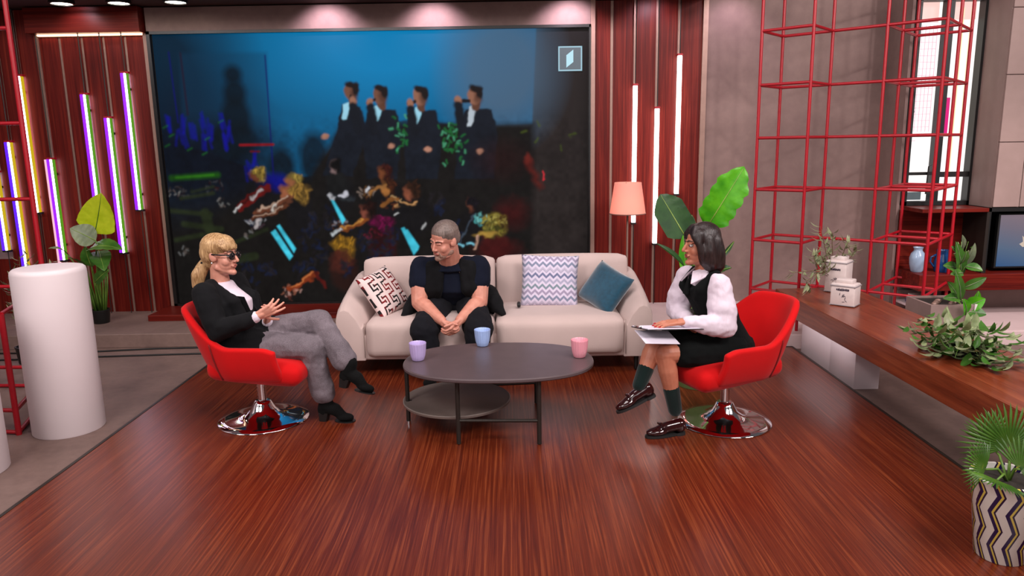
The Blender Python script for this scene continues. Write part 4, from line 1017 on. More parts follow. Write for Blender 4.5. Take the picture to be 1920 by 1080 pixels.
# ------------------------------------------------------------------ woman at left, profile to the right
f = V(.975, -.22, 0).normalized(); l = V(.22, .975, 0).normalized()
pel = (-1.630, 4.260, 0.479); pel = Vector(pel); nk = Vector((-1.713, 4.270, 0.858))
waist = pel.lerp(nk, .36) + f * .0; chest = pel.lerp(nk, .68) + f * .012
hd = Head((-1.695, 4.250, 1.003), f * 1 + V(0, 0, -.05), V(.0, 0, 1), 1.0)
shR, shL = nk - l * .158 - V(0, 0, .062) - f * .006, nk + l * .158 - V(0, 0, .055) - f * .006
elR, wrR = Vector((-1.663, 4.030, 0.598)), Vector((-1.433, 4.020, 0.683)); elL, wrL = Vector((-1.625, 4.460, 0.518)), Vector((-1.444, 4.240, 0.602))
hipR, knR, anR = pel - l * .085 + f * .02, Vector((-1.175, 4.140, 0.465)), Vector((-1.123, 4.190, 0.121))
hipL, knL, anL = pel + l * .085 + f * .02 + V(0, 0, .01), Vector((-1.139, 4.240, 0.597)), Vector((-0.954, 4.120, 0.345))
w1 = B()
head_mesh(w1, hd, True, .94, 1.03)
limb(w1, hd.p(-.016, 0, -.06), nk - V(0, 0, .02) - f * .005, .048, .055)
loft(w1, [(pel - V(0, 0, .10), l * .12, f * .09), (pel, l * .16, f * .115), (waist, l * .128, f * .10), (chest, l * .15, f * .108), (nk - V(0, 0, .055), l * .13, f * .075), (nk - V(0, 0, .01), l * .05, f * .045)])
for sh, el, wr in ((shR, elR, wrR), (shL, elL, wrL)): limb(w1, sh, el, .043, .034, .002); limb(w1, el, wr, .034, .023, .003)
for hp, kn, an in ((hipR, knR, anR), (hipL, knL, anL)): limb(w1, hp, kn, .068, .048); limb(w1, kn, an, .046, .034, .006)
hand(w1, wrR + V(.012, 0, .006), V(.86, .1, .42), V(-.2, .92, .34), 1, k=.95, curls=[(.12, .2, .15), (.28, .2, .2), (.45, .3, .2), (.55, .35, .25)], spread=.2, thumb=(.45, .8, .1))
hand(w1, wrL + V(-.004, -.012, .012), V(.35, -.6, .55), V(-.6, -.3, .65), 1, k=.92, curls=[(.5, .9, .6)] * 4, spread=.06)
root = hd.c.copy(); base = V(-1.55, 4.25, .0)
wom = fuse('person', w1, 'skinA', None, .0034, 5, .5, base)
tag(wom, 'blonde woman in black blazer and grey jeans, legs crossed in red armchair', 'person')
face_parts(hd, wom, 'lip', 'brow', True, True, .94)
# hair: smooth crown swept to a low ponytail, fringe over the brow
bm = B(); hd.e(bm, (-.026, 0, .048), (.094, .082, .082)); hd.e(bm, (-.052, 0, .012), (.070, .078, .082)); hd.e(bm, (-.058, 0, -.040), (.046, .056, .05))
chain(bm, [hd.p(.035, -.066, .070), hd.p(.064, -.056, .050), hd.p(.074, -.044, .036)], [.016, .013, .008]); chain(bm, [hd.p(.03, .066, .070), hd.p(.064, .056, .050), hd.p(.074, .044, .036)], [.016, .013, .008])
chain(bm, [hd.p(.04, -.04, .095), hd.p(.074, -.022, .068), hd.p(.090, -.014, .044)], [.018, .014, .008]); chain(bm, [hd.p(.04, .03, .095), hd.p(.074, .018, .068), hd.p(.090, .008, .046)], [.018, .014, .008])
hd.e(bm, (.012, 0, .060), (.076, .079, .064))
chain(bm, [hd.p(-.075, 0, -.030), hd.p(-.108, -.012, -.075), hd.p(-.130, -.03, -.125), hd.p(-.138, -.03, -.185), hd.p(-.125, -.03, -.240)], [.034, .038, .042, .034, .012])
fuse('hair', bm, 'blond', wom, .005, 12, .6)
bm = B(); chain(bm, [hd.p(-.085, -.032, -.045), hd.p(-.098, -.032, -.05)], [.012, .012]); chain(bm, [hd.p(-.09, -.03, -.046), hd.p(-.092, .03, -.046)], [.014, .014]); obj('hair_tie', bm, 'black', wom, True, True)
# dark glasses
bm = B()
for s in (-1, 1): box_l = ell(bm, hd.p(.098, .032 * s, .004), hd.f * .004, hd.l * .027, hd.u * .018, 20, 8)
gl = obj('glasses', bm, 'lens', wom, True, True)
bm = B(); tube(bm, [hd.p(.098, -.01, .010), hd.p(.103, 0, .011), hd.p(.098, .01, .010)], .0028, 6)
for s in (-1, 1):
    tube(bm, [hd.p(.096, .052 * s, .012), hd.p(.05, .071 * s, .012), hd.p(-.005, .078 * s, .014)], .0042, 6)
    tube(bm, [hd.p(.101 - .004 * abs(math.cos(a)), .032 * s + .026 * math.cos(a), .004 + .020 * math.sin(a)) for a in [PI * q / 8 for q in range(17)]], .0028, 6)
obj('frame', bm, 'black', gl, True, True)
for s in (-1, 1):
    bm = B(); ell(bm, hd.p(-.002, .083 * s, -.036), V(.006, 0, 0), V(0, .005, 0), V(0, 0, .006), 10, 6); obj('earring', bm, 'pearl', wom, True, True)
# white top, blazer
bm = B(); loft(bm, [(pel + V(0, 0, .02), l * .14, f * .128), (waist, l * .12, f * .125), (chest, l * .125, f * .134), (nk - V(0, 0, .055) + f * .012, l * .085, f * .078), (nk - V(0, 0, .012) + f * .004, l * .066, f * .062)]); fuse('shirt', bm, 'whiteshirt', wom, .007, 6)
bm = B()
loft(bm, [(pel - V(0, 0, .085) + f * .035, l * .205, f * .185), (pel - V(0, 0, .02) + f * .03, l * .205, f * .180), (pel + V(0, 0, .05), l * .19, f * .155), (waist, l * .172, f * .138), (chest - f * .014, l * .184, f * .132), (nk - V(0, 0, .065) - f * .024, l * .178, f * .080), (nk - V(0, 0, .022) - f * .034, l * .10, f * .048)])
for s in (-1, 1): cap(bm, nk + l * .07 * s - V(0, 0, .035) - f * .02, nk + l * .15 * s - V(0, 0, .058) - f * .01, .046, .056)
for s in (-1, 1):       # front panels either side of the open neck
    chain(bm, [nk + l * .072 * s - V(0, 0, .03) + f * .0, chest + l * .095 * s + f * .10, waist + l * .075 * s + f * .112, pel + l * .085 * s + f * .175 - V(0, 0, .03)], [.030, .038, .044, .050])
for sh, el, wr in ((shR, elR, wrR), (shL, elL, wrL)):
    limb(bm, sh, el, .070, .060, .006); limb(bm, el, el.lerp(wr, .86), .060, .044, .006)
for hp, kn in ((hipR, knR), (hipL, knL)): cap(bm, hp, hp.lerp(kn, .30), .114, .106)
jk = fuse('blazer', bm, 'blackcloth', wom, .0075, 6, wr=.016, wrs=.07)
bm = B()
for s in (-1, 1):
    a, b, c = nk + l * .060 * s - V(0, 0, .0) - f * .012, chest + l * .075 * s + f * .145 + V(0, 0, .03), waist + l * .038 * s + f * .150 + V(0, 0, .03)
    q = nk + l * .105 * s - V(0, 0, .075) + f * .070
    prism(bm, [a, q, b, c], f * .008 + V(0, 0, .004))
obj('lapels', bm, 'blackcloth', jk, True, False)
for el, wr in ((elR, wrR), (elL, wrL)):
    bm = B(); cap(bm, el.lerp(wr, .84), el.lerp(wr, .965), .036, .034); fuse('shirt_cuff', bm, 'whiteshirt', wom, .004, 2)
# jeans
bm = B(); loft(bm, [(pel - V(0, 0, .115), l * .15, f * .12), (pel - V(0, 0, .02), l * .172, f * .13), (pel + V(0, 0, .05), l * .15, f * .115)])
def jean(bm, hp, kn, an, e):
    limb(bm, hp, kn, .096, .074, .004); cap(bm, kn, kn.lerp(an, .4), .074, .068); cap(bm, kn.lerp(an, .4), e, .068, .074)
jean(bm, hipR, knR, anR, knR.lerp(anR, .82)); jean(bm, hipL, knL, anL, knL.lerp(anL, .82))
fuse('jeans', bm, 'jeans', wom, .007, 5, wr=.014, wrs=.06)
def boot(an, d, up, k=1.0):
    d, n, s = toe_frame(d, up); bm = B()
    cap(bm, an + n * .03 * k, an - n * .02 * k, .043 * k, .041 * k)
    chain(bm, [an - n * .028 * k - d * .008, an - n * .048 * k + d * .055 * k, an - n * .088 * k + d * .105 * k, an - n * .097 * k + d * .150 * k], [.040 * k, .038 * k, .026 * k, .019 * k])
    ell(bm, an - n * .092 * k + d * .115 * k, d * .055 * k, s * .036 * k, n * .022 * k)
    ell(bm, an - n * .05 * k - d * .012 * k, d * .042 * k, s * .036 * k, n * .05 * k)
    o = fuse('boot', bm, 'boot', wom, .005, 3)
    bm = B(); loft(bm, [(an - n * .065 * k - d * .012 * k, d * .036 * k, s * .032 * k), (an - n * .119 * k - d * .018 * k, d * .026 * k, s * .026 * k)], 16, 3.5); obj('heel', bm, 'black', o, True, 40)
    bm = B(); loft(bm, [(an - n * .113 * k + d * .115 * k, d * .062 * k, s * .036 * k), (an - n * .119 * k + d * .115 * k, d * .062 * k, s * .036 * k)], 20, 2.5); obj('sole', bm, 'black', o, True, 40)
anR.z = .119; boot(anR, V(.97, -.16, 0), V(0, 0, 1))
boot(anL, V(.93, -.22, -.16), (knL - anL).normalized() * .6 + V(0, 0, .9))

# ------------------------------------------------------------------ man on the sofa
f = V(0, -1, 0); l = V(1, 0, 0)
pel = V(-.425, 5.44, .49); nk = Vector((-0.445, 5.240, 0.805)); belly = V(-.425, 5.36, .58); chest = V(-.43, 5.33, .72)
fd = V(-.64, -.72, -.32); hd = Head((-0.466, 5.100, 0.962), fd, V(.05, -.14, 1), 1.08)
shR, shL = nk + V(-.205, .01, -.060), nk + V(.205, .01, -.060)
elR, elL = Vector((-0.665, 5.150, 0.510)), Vector((-0.231, 5.150, 0.507)); wrR, wrL = Vector((-0.488, 4.930, 0.427)), Vector((-0.363, 4.930, 0.428))
hipR, hipL = pel + V(-.10, -.02, 0), pel + V(.10, -.02, 0); knR, knL = Vector((-0.612, 4.930, 0.349)), Vector((-0.233, 4.930, 0.358)); anR, anL = V(-.56, 4.90, .095), V(-.27, 4.90, .095)
m1 = B(); head_mesh(m1, hd, False, 1.10, 1.0)
limb(m1, hd.p(-.02, 0, -.05), nk + V(0, 0, -.03), .072, .082)
for s in (-1, 1): cap(m1, nk + V(.03 * s, .01, -.01), nk + V(.16 * s, .015, -.055), .055, .055)
h_ = hd; h_.e(m1, (.02, 0, -.088), (.055, .056, .03))
loft(m1, [(pel - V(0, 0, .09), l * .17, f * .13), (pel, l * .20, f * .16), (belly, l * .20, f * .185), (chest, l * .205, f * .15), (nk - V(0, 0, .06), l * .17, f * .10), (nk, l * .07, f * .06)])
for sh, el, wr in ((shR, elR, wrR), (shL, elL, wrL)): limb(m1, sh, el, .072, .056, .010); limb(m1, el, wr, .055, .034, .011, .25)
for hp, kn, an in ((hipR, knR, anR), (hipL, knL, anL)): limb(m1, hp, kn, .090, .066); limb(m1, kn, an, .062, .042, .008)
hand(m1, wrR + V(.0, -.005, -.008), V(.62, -.35, -.60), V(.55, .55, .35), -1, k=1.04, curls=[(.55, .9, .7)] * 4, thumb=(.8, .5, .3))
hand(m1, wrL + V(.0, -.012, -.008), V(-.58, -.42, -.60), V(-.55, .55, .35), 1, k=1.04, curls=[(.45, .8, .6)] * 4, thumb=(.8, .5, .1))
man = fuse('person', m1, 'skinB', None, .0036, 5, .5, V(-.42, 5.3, 0))
tag(man, 'bearded man in navy tee and black overshirt leaning forward on the sofa', 'person')
face_parts(hd, man, 'lip', 'brow', False, False, 1.08)
bm = B(); hd.e(bm, (-.020, 0, .048), (.0955, .0855, .080)); hd.e(bm, (-.044, 0, .012), (.072, .0835, .078)); fuse('hair', bm, 'greyhair', man, .0045, 3)
bm = B(); hd.e(bm, (.040, 0, -.080), (.0500, .0490, .0360)); hd.e(bm, (.079, 0, -.096), (.0235, .026, .020)); hd.e(bm, (.012, 0, -.066), (.058, .0655, .038))
for s in (-1, 1):
    cap(bm, hd.p(.070, .012 * s, -.093), hd.p(.006, .050 * s, -.070), .0200 * hd.k, .0200 * hd.k); chain(bm, [hd.p(.091, .006 * s, -.0425), hd.p(.085, .024 * s, -.048), hd.p(.080, .030 * s, -.075)], [.0055, .0055, .009])
fuse('beard', bm, 'beard', man, .0045, 3)
# navy tee with short sleeves
bm = B(); loft(bm, [(pel + V(0, 0, -.03), l * .215, f * .175), (belly, l * .228, f * .222), (chest, l * .222, f * .165), (nk - V(0, 0, .075), l * .205, f * .112), (nk - V(0, 0, .03), l * .12, f * .086), (nk - V(0, 0, .005), l * .092, f * .080)])
for s in (-1, 1): cap(bm, nk + V(.05 * s, .01, -.03), nk + V(.17 * s, .015, -.058), .062, .070)
for sh, el in ((shR, elR), (shL, elL)): cap(bm, sh, sh.lerp(el, .40), .086, .088)
fuse('tshirt', bm, 'navytee', man, .0075, 6, wr=.012, wrs=.08)
# open black overshirt: back, side panels and front edges
bm = B(); loft(bm, [(pel + V(0, .03, -.10), l * .30, f * .12), (pel + V(0, .035, 0), l * .255, f * .15), (belly + V(0, .045, 0), l * .232, f * .165), (chest + V(0, .035, 0), l * .228, f * .15), (nk + V(0, .035, -.07), l * .215, f * .10), (nk + V(0, .04, -.01), l * .11, f * .06)])
for s in (-1, 1):
    chain(bm, [nk + V(.090 * s, -.04, -.02), chest + V(.135 * s, -.135, .03), belly + V(.155 * s, -.175, .02), pel + V(.20 * s, -.165, 0), pel + V(.26 * s, -.14, -.08)], [.034, .056, .066, .062, .045])
    chain(bm, [nk + V(.085 * s, -.055, -.03), chest + V(.082 * s, -.155, .02), belly + V(.098 * s, -.205, .02), pel + V(.15 * s, -.19, .0)], [.024, .034, .036, .036])
    chain(bm, [pel + V(.25 * s, -.04, .03), pel + V(.30 * s, -.20, -.02), pel + V(.355 * s, -.28, -.075)], [.07, .06, .025])
ov = fuse('overshirt', bm, 'blackcloth', man, .008, 6, wr=.018, wrs=.08)
bm = B(); prism(bm, [chest + V(.055, -.172, .0), chest + V(.10, -.168, .0), chest + V(.098, -.168, .012), chest + V(.085, -.169, .02), chest + V(.06, -.172, .012)], (0, -.003, 0)); obj('chest_print', bm, 'strip', ov, True)
for s, z in ((-.20, -.02),):
    bm = B(); sph(bm, pel + V(-.245, -.205, .015), .009); obj('button', bm, 'pearl', ov, True, True)
bm = B(); loft(bm, [(pel - V(0, 0, .10), l * .20, f * .16), (pel, l * .22, f * .175)])
for hp, kn, an in ((hipR, knR, anR), (hipL, knL, anL)): limb(bm, hp, kn, .120, .102); cap(bm, kn, kn.lerp(an, .5), .098, .084); cap(bm, kn.lerp(an, .5), kn.lerp(an, .95), .082, .076)
fuse('trousers', bm, 'blacktrouser', man, .008, 5, wr=.02, wrs=.07)
def shoe(an, d, par, mat, k=1.0, up=(0, 0, 1), sole=True, vox=.005, tassel=False):
    d, n, s = toe_frame(d, up); bm = B()
    chain(bm, [an - n * .035 * k - d * .03 * k, an - n * .045 * k + d * .05 * k, an - n * .060 * k + d * .11 * k, an - n * .066 * k + d * .155 * k], [.037 * k, .034 * k, .027 * k, .021 * k])
    ell(bm, an - n * .064 * k + d * .11 * k, d * .07 * k, s * .041 * k, n * .024 * k); ell(bm, an - n * .05 * k - d * .03 * k, d * .04 * k, s * .033 * k, n * .038 * k)
    o = fuse('shoe', bm, mat, par, vox, 8)
    bm = B(); R = []
    for z in (-.080, -.094):
        rr = []
        for i in range(28):
            a = 2 * PI * i / 28; x = .062 + .122 * math.cos(a); w = .036 + .009 * math.cos(a) ; rr.append(bm.verts.new(an + n * z * k + d * x * k + s * math.sin(a) * w * k))
        R.append(rr)
    skinrings(bm, R); so = obj('sole', bm, 'sole', o, True, 40)
    bm = B(); loft(bm, [(an - n * .080 * k - d * .028 * k, d * .034 * k, s * .033 * k), (an - n * .0955 * k - d * .028 * k, d * .036 * k, s * .034 * k)], 16, 2.6); obj('heel', bm, 'sole', o, True, 40)
    if tassel:
        bm = B(); chain(bm, [an - n * .030 * k + d * .085 * k - s * .036 * k, an - n * .022 * k + d * .085 * k, an - n * .030 * k + d * .085 * k + s * .036 * k], [.008, .009, .008]); obj('strap', bm, mat, o, True, True)
for a in (anR, anL): a.z = .0955; shoe(a, V(.1 if a is anL else -.12, -1, 0), man, 'boot', 1.0)

# ------------------------------------------------------------------ woman at right with clipboard
f = V(-.93, -.36, 0).normalized(); l = V(.36, -.93, 0).normalized()
pel = Vector((1.221, 4.070, 0.465)); nk = Vector((1.073, 4.070, 0.895)); waist = pel.lerp(nk, .36); chest = pel.lerp(nk, .68) + f * .01
hd = Head((1.054, 4.050, 1.045), V(-.97, -.20, -.05), V(0, 0, 1), .98)
shL, shR = nk + l * .152 - V(0, 0, .055), nk - l * .152 - V(0, 0, .055)
elL, wrL = Vector((1.143, 3.860, 0.622)), Vector((0.912, 3.800, 0.664)); elR, wrR = Vector((0.969, 4.220, 0.639)), Vector((0.992, 4.020, 0.604))
hipL, knL, anL = pel + l * .085 + f * .03, Vector((0.826, 3.860, 0.472)), Vector((0.894, 3.880, 0.146)); hipR, knR, anR = pel - l * .085 + f * .03 + V(0, 0, .01), Vector((0.789, 3.940, 0.514)), Vector((0.690, 3.860, 0.299))
p1 = B(); head_mesh(p1, hd, True, .92, 1.03)
limb(p1, hd.p(-.016, 0, -.06), nk - V(0, 0, .02), .043, .047)
loft(p1, [(pel - V(0, 0, .10), l * .12, f * .09), (pel, l * .155, f * .115), (waist, l * .115, f * .088), (chest, l * .13, f * .10), (nk - V(0, 0, .055), l * .12, f * .068), (nk - V(0, 0, .01), l * .045, f * .042)])
for sh, el, wr in ((shR, elR, wrR), (shL, elL, wrL)): limb(p1, sh, el, .038, .031, .002); limb(p1, el, wr, .031, .021, .003)
for hp, kn, an in ((hipR, knR, anR), (hipL, knL, anL)): limb(p1, hp, kn, .074, .050); limb(p1, kn, an, .048, .030, .010, .28)
T1 = hand(p1, wrL + V(-.008, 0, .002), V(-.98, .0, -.06), V(0, .12, -1), 1, k=.92, curls=[(.12, .15, .1)] * 4, spread=.14, thumb=(.75, .55, .05))
T2 = hand(p1, wrR + V(.004, -.02, -.012), V(.25, -.9, -.05), V(-.2, .2, 1), -1, k=.9, curls=[(.1, .4, .4)] * 4)
pre = fuse('person', p1, 'skinC', None, .0034, 5, .5, V(1.25, 4.05, 0))
tag(pre, 'dark-haired woman in black vest dress and white shirt holding a clipboard', 'person')
face_parts(hd, pre, 'lipred', 'brow', True, True, .92)
for T in (T1, T2):
    for tp, dd, nn in T:
        bm = B(); ell(bm, tp + dd * .004 - nn * .0055, dd * .008, dd.cross(nn).normalized() * .005, nn * .0035, 10, 6); obj('fingernail', bm, 'nail', pre, True, True)
# bob
bm = B(); hd.e(bm, (-.020, 0, .048), (.097, .085, .082)); hd.e(bm, (-.045, 0, .005), (.075, .084, .085))
for s in (-1, 1):
    hd.e(bm, (-.030, .040 * s, -.030), (.080, .056, .115)); hd.e(bm, (-.045, .035 * s, -.090), (.060, .052, .080))
    chain(bm, [hd.p(.035, .058 * s, .070), hd.p(.050, .074 * s, .020), hd.p(.040, .080 * s, -.040), hd.p(.020, .078 * s, -.092)], [.028, .020, .020, .012])
    chain(bm, [hd.p(-.01, .066 * s, .04), hd.p(-.01, .082 * s, -.03), hd.p(-.022, .082 * s, -.10), hd.p(-.030, .078 * s, -.140)], [.032, .030, .028, .010])
    chain(bm, [hd.p(-.06, .045 * s, .02), hd.p(-.075, .055 * s, -.05), hd.p(-.082, .055 * s, -.12), hd.p(-.080, .05 * s, -.165)], [.044, .042, .034, .012])
    chain(bm, [hd.p(.04, .02 * s, .10), hd.p(.068, .046 * s, .062), hd.p(.068, .064 * s, .022)], [.022, .018, .010])
chain(bm, [hd.p(-.085, 0, .0), hd.p(-.10, 0, -.06), hd.p(-.102, 0, -.12), hd.p(-.095, 0, -.17)], [.045, .044, .036, .012])
fuse('hair', bm, 'brunette', pre, .005, 30, .7)
# white shirt: full sleeves, cuffs, collar
bm = B(); loft(bm, [(waist - V(0, 0, .03), l * .12, f * .095), (chest, l * .136, f * .106), (nk - V(0, 0, .055), l * .125, f * .072), (nk - V(0, 0, .0), l * .056, f * .052)])
for sh, el, wr in ((shR, elR, wrR), (shL, elL, wrL)):
    limb(bm, sh, el, .062, .066, .014, .6); limb(bm, el, el.lerp(wr, .82), .062, .040, .008, .4); cap(bm, el.lerp(wr, .78), el.lerp(wr, .97), .034, .031)
shirt = fuse('shirt', bm, 'whiteshirt', pre, .0065, 4, wr=.018, wrs=.055)
bm = B()
for s in (-1, 1):
    a, b, c, d_ = nk + l * .050 * s - f * .02 + V(0, 0, .028), nk + f * .066 + l * .010 * s + V(0, 0, .0), nk + f * .104 + l * .050 * s - V(0, 0, .062), nk + l * .080 * s + f * .035 - V(0, 0, .026)
    prism(bm, [a, b, c, d_], f * .010 + V(0, 0, .003))
chain(bm, [nk + l * .05 - f * .02 + V(0, 0, .012), nk - f * .055 + V(0, 0, .012), nk - l * .05 - f * .02 + V(0, 0, .012)], [.014, .016, .014])
obj('collar', bm, 'whiteshirt', shirt, True, False)
bm = B(); ell(bm, nk + f * .080 - V(0, 0, .032), f * .012, l * .014, V(0, 0, .016)); prism(bm, [nk + f * .085 + l * .010 - V(0, 0, .04), nk + f * .105 + l * .020 - V(0, 0, .125), nk + f * .105 - l * .020 - V(0, 0, .125), nk + f * .085 - l * .010 - V(0, 0, .04)], f * .012); obj('tie', bm, 'vest', shirt, True, 30)
# black vest dress
bm = B(); loft(bm, [(pel - V(0, 0, .05), l * .178, f * .14), (pel + V(0, 0, .03), l * .165, f * .13), (waist, l * .135, f * .112), (chest, l * .150, f * .126), (nk - V(0, 0, .095), l * .146, f * .098), (nk - V(0, 0, .062) - f * .012, l * .132, f * .060)])
for s in (-1, 1): chain(bm, [nk + l * .088 * s - V(0, 0, .022) - f * .012, nk + l * .075 * s - V(0, 0, .09) + f * .065, chest + f * .09 + l * .03 * s], [.034, .036, .036]); cap(bm, nk + l * .095 * s - V(0, 0, .02) - f * .02, nk + l * .08 * s - V(0, 0, .1) - f * .05, .034, .04)
cap(bm, nk - V(0, 0, .05) - f * .06, nk - V(0, 0, .12) - f * .06, .045, .06)
ve = fuse('vest', bm, 'vest', pre, .0065, 5)
bm = B(); loft(bm, [(pel - V(0, 0, .085), l * .175, f * .15), (pel - V(0, 0, .03), l * .185, f * .15), (pel + V(0, 0, .045), l * .165, f * .13)])
for hp, kn, w in ((hipL, knL, .62), (hipR, knR, .66)): limb(bm, hp, hp.lerp(kn, w), .100, .092); cap(bm, hp.lerp(kn, w), hp.lerp(kn, w + .06), .094, .088)
cap(bm, hipL.lerp(knL, .35), hipR.lerp(knR, .4), .09, .09); cap(bm, hipL.lerp(knL, .5) - V(0, 0, .05), hipL.lerp(knL, .2) - V(0, 0, .06), .06, .07)
fuse('skirt', bm, 'vest', pre, .0065, 5, wr=.014, wrs=.07)
for kn, an in ((knR, anR), (knL, anL)):
    bm = B(); cap(bm, kn.lerp(an, .62), an, .046, .039); fuse('sock', bm, 'sock', pre, .005, 2)
anL.z = .093; shoe(anL, V(-.96, -.26, 0), pre, 'loafer', .97, tassel=True)
shoe(anR, V(-.90, -.20, -.36), pre, 'loafer', .97, (knR - anR) * .8 + V(-.1, 0, .5), tassel=True)
# clipboard and sheets
ct = Vector((0.846, 3.860, 0.621))
t = thing('clipboard', ct, 'thin clipboard lying on the lap of the dark-haired woman', 'clipboard')
R = Matrix.Rotation(math.radians(12), 4, 'Z') @ Matrix.Rotation(math.radians(3), 4, 'Y') @ Matrix.Rotation(math.radians(-9), 4, 'X')
bm = B(); box(bm, (-.175, -.115, -.004), (.165, .115, .001), .003); bmesh.ops.transform(bm, matrix=R, verts=bm.verts); obj('board', bm, 'black', t, False)
bm = B(); box(bm, (-.17, -.11, .001), (.155, .11, .005)); bmesh.ops.transform(bm, matrix=R, verts=bm.verts); obj('top_sheet', bm, 'paper', t, False)
bm = B(); box(bm, (-.19, -.035, .004), (-.165, .035, .012), .003); bmesh.ops.transform(bm, matrix=R, verts=bm.verts); obj('clip', bm, 'chrome', t, False, 40)
R2 = Matrix.Rotation(math.radians(14), 4, 'Z') @ Matrix.Rotation(math.radians(14), 4, 'X') @ Matrix.Rotation(math.radians(6), 4, 'Y')
sh_loc = Vector((0.769, 3.800, 0.585))
bm = B(); box(bm, (-.10, -.075, -.001), (.10, .075, .001)); bmesh.ops.transform(bm, matrix=R2, verts=bm.verts); o = obj('paper_sheet', bm, 'paper', None, False); o.location = sh_loc; tag(o, 'loose white sheet hanging below the clipboard', 'paper')

# ================================================================== PLANTS
rp_ = random.Random(11)
def leaf_mesh(bm, base, tip, width, nrm, sag=.1, fold=.25, n=12, m=4, shape='oval', wave=0.0, tears=0):
    """one leaf blade: midrib from base to tip, width profile, folded along the midrib and gently waved"""
    base, tip = Vector(base), Vector(tip); ax = tip - base; L = ax.length; d = ax.normalized(); nrm = Vector(nrm); nrm = (nrm - d * nrm.dot(d)).normalized(); s = d.cross(nrm)
    G = []
    for i in range(n + 1):
        t = i / n
        if shape == 'oval': w = math.sin(PI * min(1, t ** .80)) ** .75
        elif shape == 'banana': w = min(1, (t * 5.5) ** .7) * min(1, ((1 - t) * 3.4) ** .65)
        elif shape == 'heart': w = min(1, (t * 5) ** .6 + .12) * (1 - t ** 2.4) ** .85
        else: w = math.sin(PI * t ** .7) ** 1.2
        c = base + ax * t + nrm * (math.sin(PI * t) * sag * L)
        row = []
        for j in range(-m, m + 1):
            q = j / m; wv = wave * math.sin(i * 2.1 + j * .9) * abs(q)
            if tears and abs(j) == m and i % 3 == 1: wv -= tears
            row.append(bm.verts.new(c + s * (q * w * width / 2 * (1 - (.12 if tears and abs(j) == m and i % 3 == 1 else 0))) + nrm * (fold * width / 2 * abs(q) ** 1.3 * w + wv * width)))
        G.append(row)
    for a, b in zip(G, G[1:]):
        for j in range(2 * m): bm.faces.new((a[j], a[j + 1], b[j + 1], b[j]))
    return bm
def big_leaf(par, base, tip, width, nrm, mat, stem_from, shape='banana', sag=.06, fold=.25, wave=.02, tears=0, rib='vein', stem_r=.006):
    lf = obj('leaf', leaf_mesh(B(), base, tip, width, nrm, sag, fold, 16, 4, shape, wave, tears), mat, par, True, True)
    b, t = Vector(base), Vector(tip); ax = t - b; nn = Vector(nrm); nn = (nn - ax.normalized() * nn.dot(ax.normalized())).normalized()
    obj('midrib', tube(B(), [b + ax * q + nn * (math.sin(PI * q) * sag * ax.length + .002) for q in (0, .25, .5, .75, .97)], [.004, .0035, .003, .002, .001], 5), rib, lf, True, True)
    s0 = Vector(stem_from); mid_ = s0.lerp(b, .55) + Vector((0, 0, .04))
    pts = [s0, s0.lerp(mid_, .5) + Vector((0, 0, .02)), mid_, mid_.lerp(b, .5) + Vector((0, 0, .012)), b]
    obj('stem', tube(B(), pts, [stem_r * 1.5, stem_r * 1.3, stem_r, stem_r, stem_r * .8], 6), 'stem', par, True, True)
def pot(par, c, r0, r1, h, mat, rim=.008):
    obj('pot', lathe(B(), [(.001, 0), (r0, 0), (r0 + .004, .004), (r1, h - rim * 2), (r1 + rim * .6, h - rim), (r1 + rim * .6, h), (r1 - .008, h), (r1 - .012, h - .03), (.001, h - .03)], c, 36), mat, par, True, 40)
    obj('soil', lathe(B(), [(.001, h - .032), (r1 - .013, h - .032), (r1 - .013, h - .022), (.001, h - .016)], c, 24), 'soil', par, True, True)
# --- broad-leaved plant on the step at left
c = Vector((-3.712, 6.405, 0.090)); c.y += .08
t = thing('broad_leaf_plant', c, 'potted plant with one big yellow-green leaf, on the step behind the white column', 'plant')
pot(t, c, .062, .078, .125, 'black')
Y = c.y; s0 = c + Vector((0, 0, .11))
big_leaf(t, (-3.598, 6.350, 0.917), (-3.473, 6.300, 1.262), .33, (.15, -1, .25), 'leafy', s0 + V(.01, 0, 0), 'heart', -.03, .10, .01, 0, 'leafm')
big_leaf(t, (-3.569, 6.300, 0.854), (-3.719, 6.200, 0.978), .20, (-.1, -.8, .6), 'leafg', s0 + V(-.01, 0, 0), 'oval', .05, .15)
big_leaf(t, (-3.647, 6.300, 0.781), (-3.269, 6.150, 0.796), .17, (.0, -.5, .9), 'leafm', s0 + V(0, -.02, 0), 'oval', .10, .2)
big_leaf(t, (-3.613, 6.400, 0.757), (-3.482, 6.220, 0.605), .17, (.5, -.9, .3), 'leafm', s0 + V(.015, 0, 0), 'oval', .10, .2)
big_leaf(t, (-3.721, 6.350, 0.602), (-3.782, 6.200, 0.733), .12, (-.2, -.6, .8), 'leafm', s0 + V(-.02, 0, 0), 'oval', .10, .2)
big_leaf(t, (-3.853, 6.350, 0.731), (-3.926, 6.200, 0.809), .07, (-.1, -.6, .8), 'leafg', s0 + V(-.02, .01, 0), 'oval', .15, .2)
big_leaf(t, (-3.662, 6.350, 0.624), (-3.666, 6.300, 0.809), .13, (-.1, -1, .2), 'leafm', s0, 'oval', .05, .2)
big_leaf(t, (-3.652, 6.350, 0.482), (-3.456, 6.250, 0.614), .10, (.3, -.9, .4), 'leafm', s0 + V(.02, 0, 0), 'oval', .05, .2)
for k in range(9):
    a = rp_.uniform(0, 2 * PI); q = s0 + V(.045 * math.cos(a), .045 * math.sin(a), 0)
    obj('stem', tube(B(), [q, q + V(.03 * math.cos(a), .03 * math.sin(a), .2), q + V(.05 * math.cos(a), .05 * math.sin(a), rp_.uniform(.28, .42))], [.008, .007, .004], 6), 'stem', t, True, True)
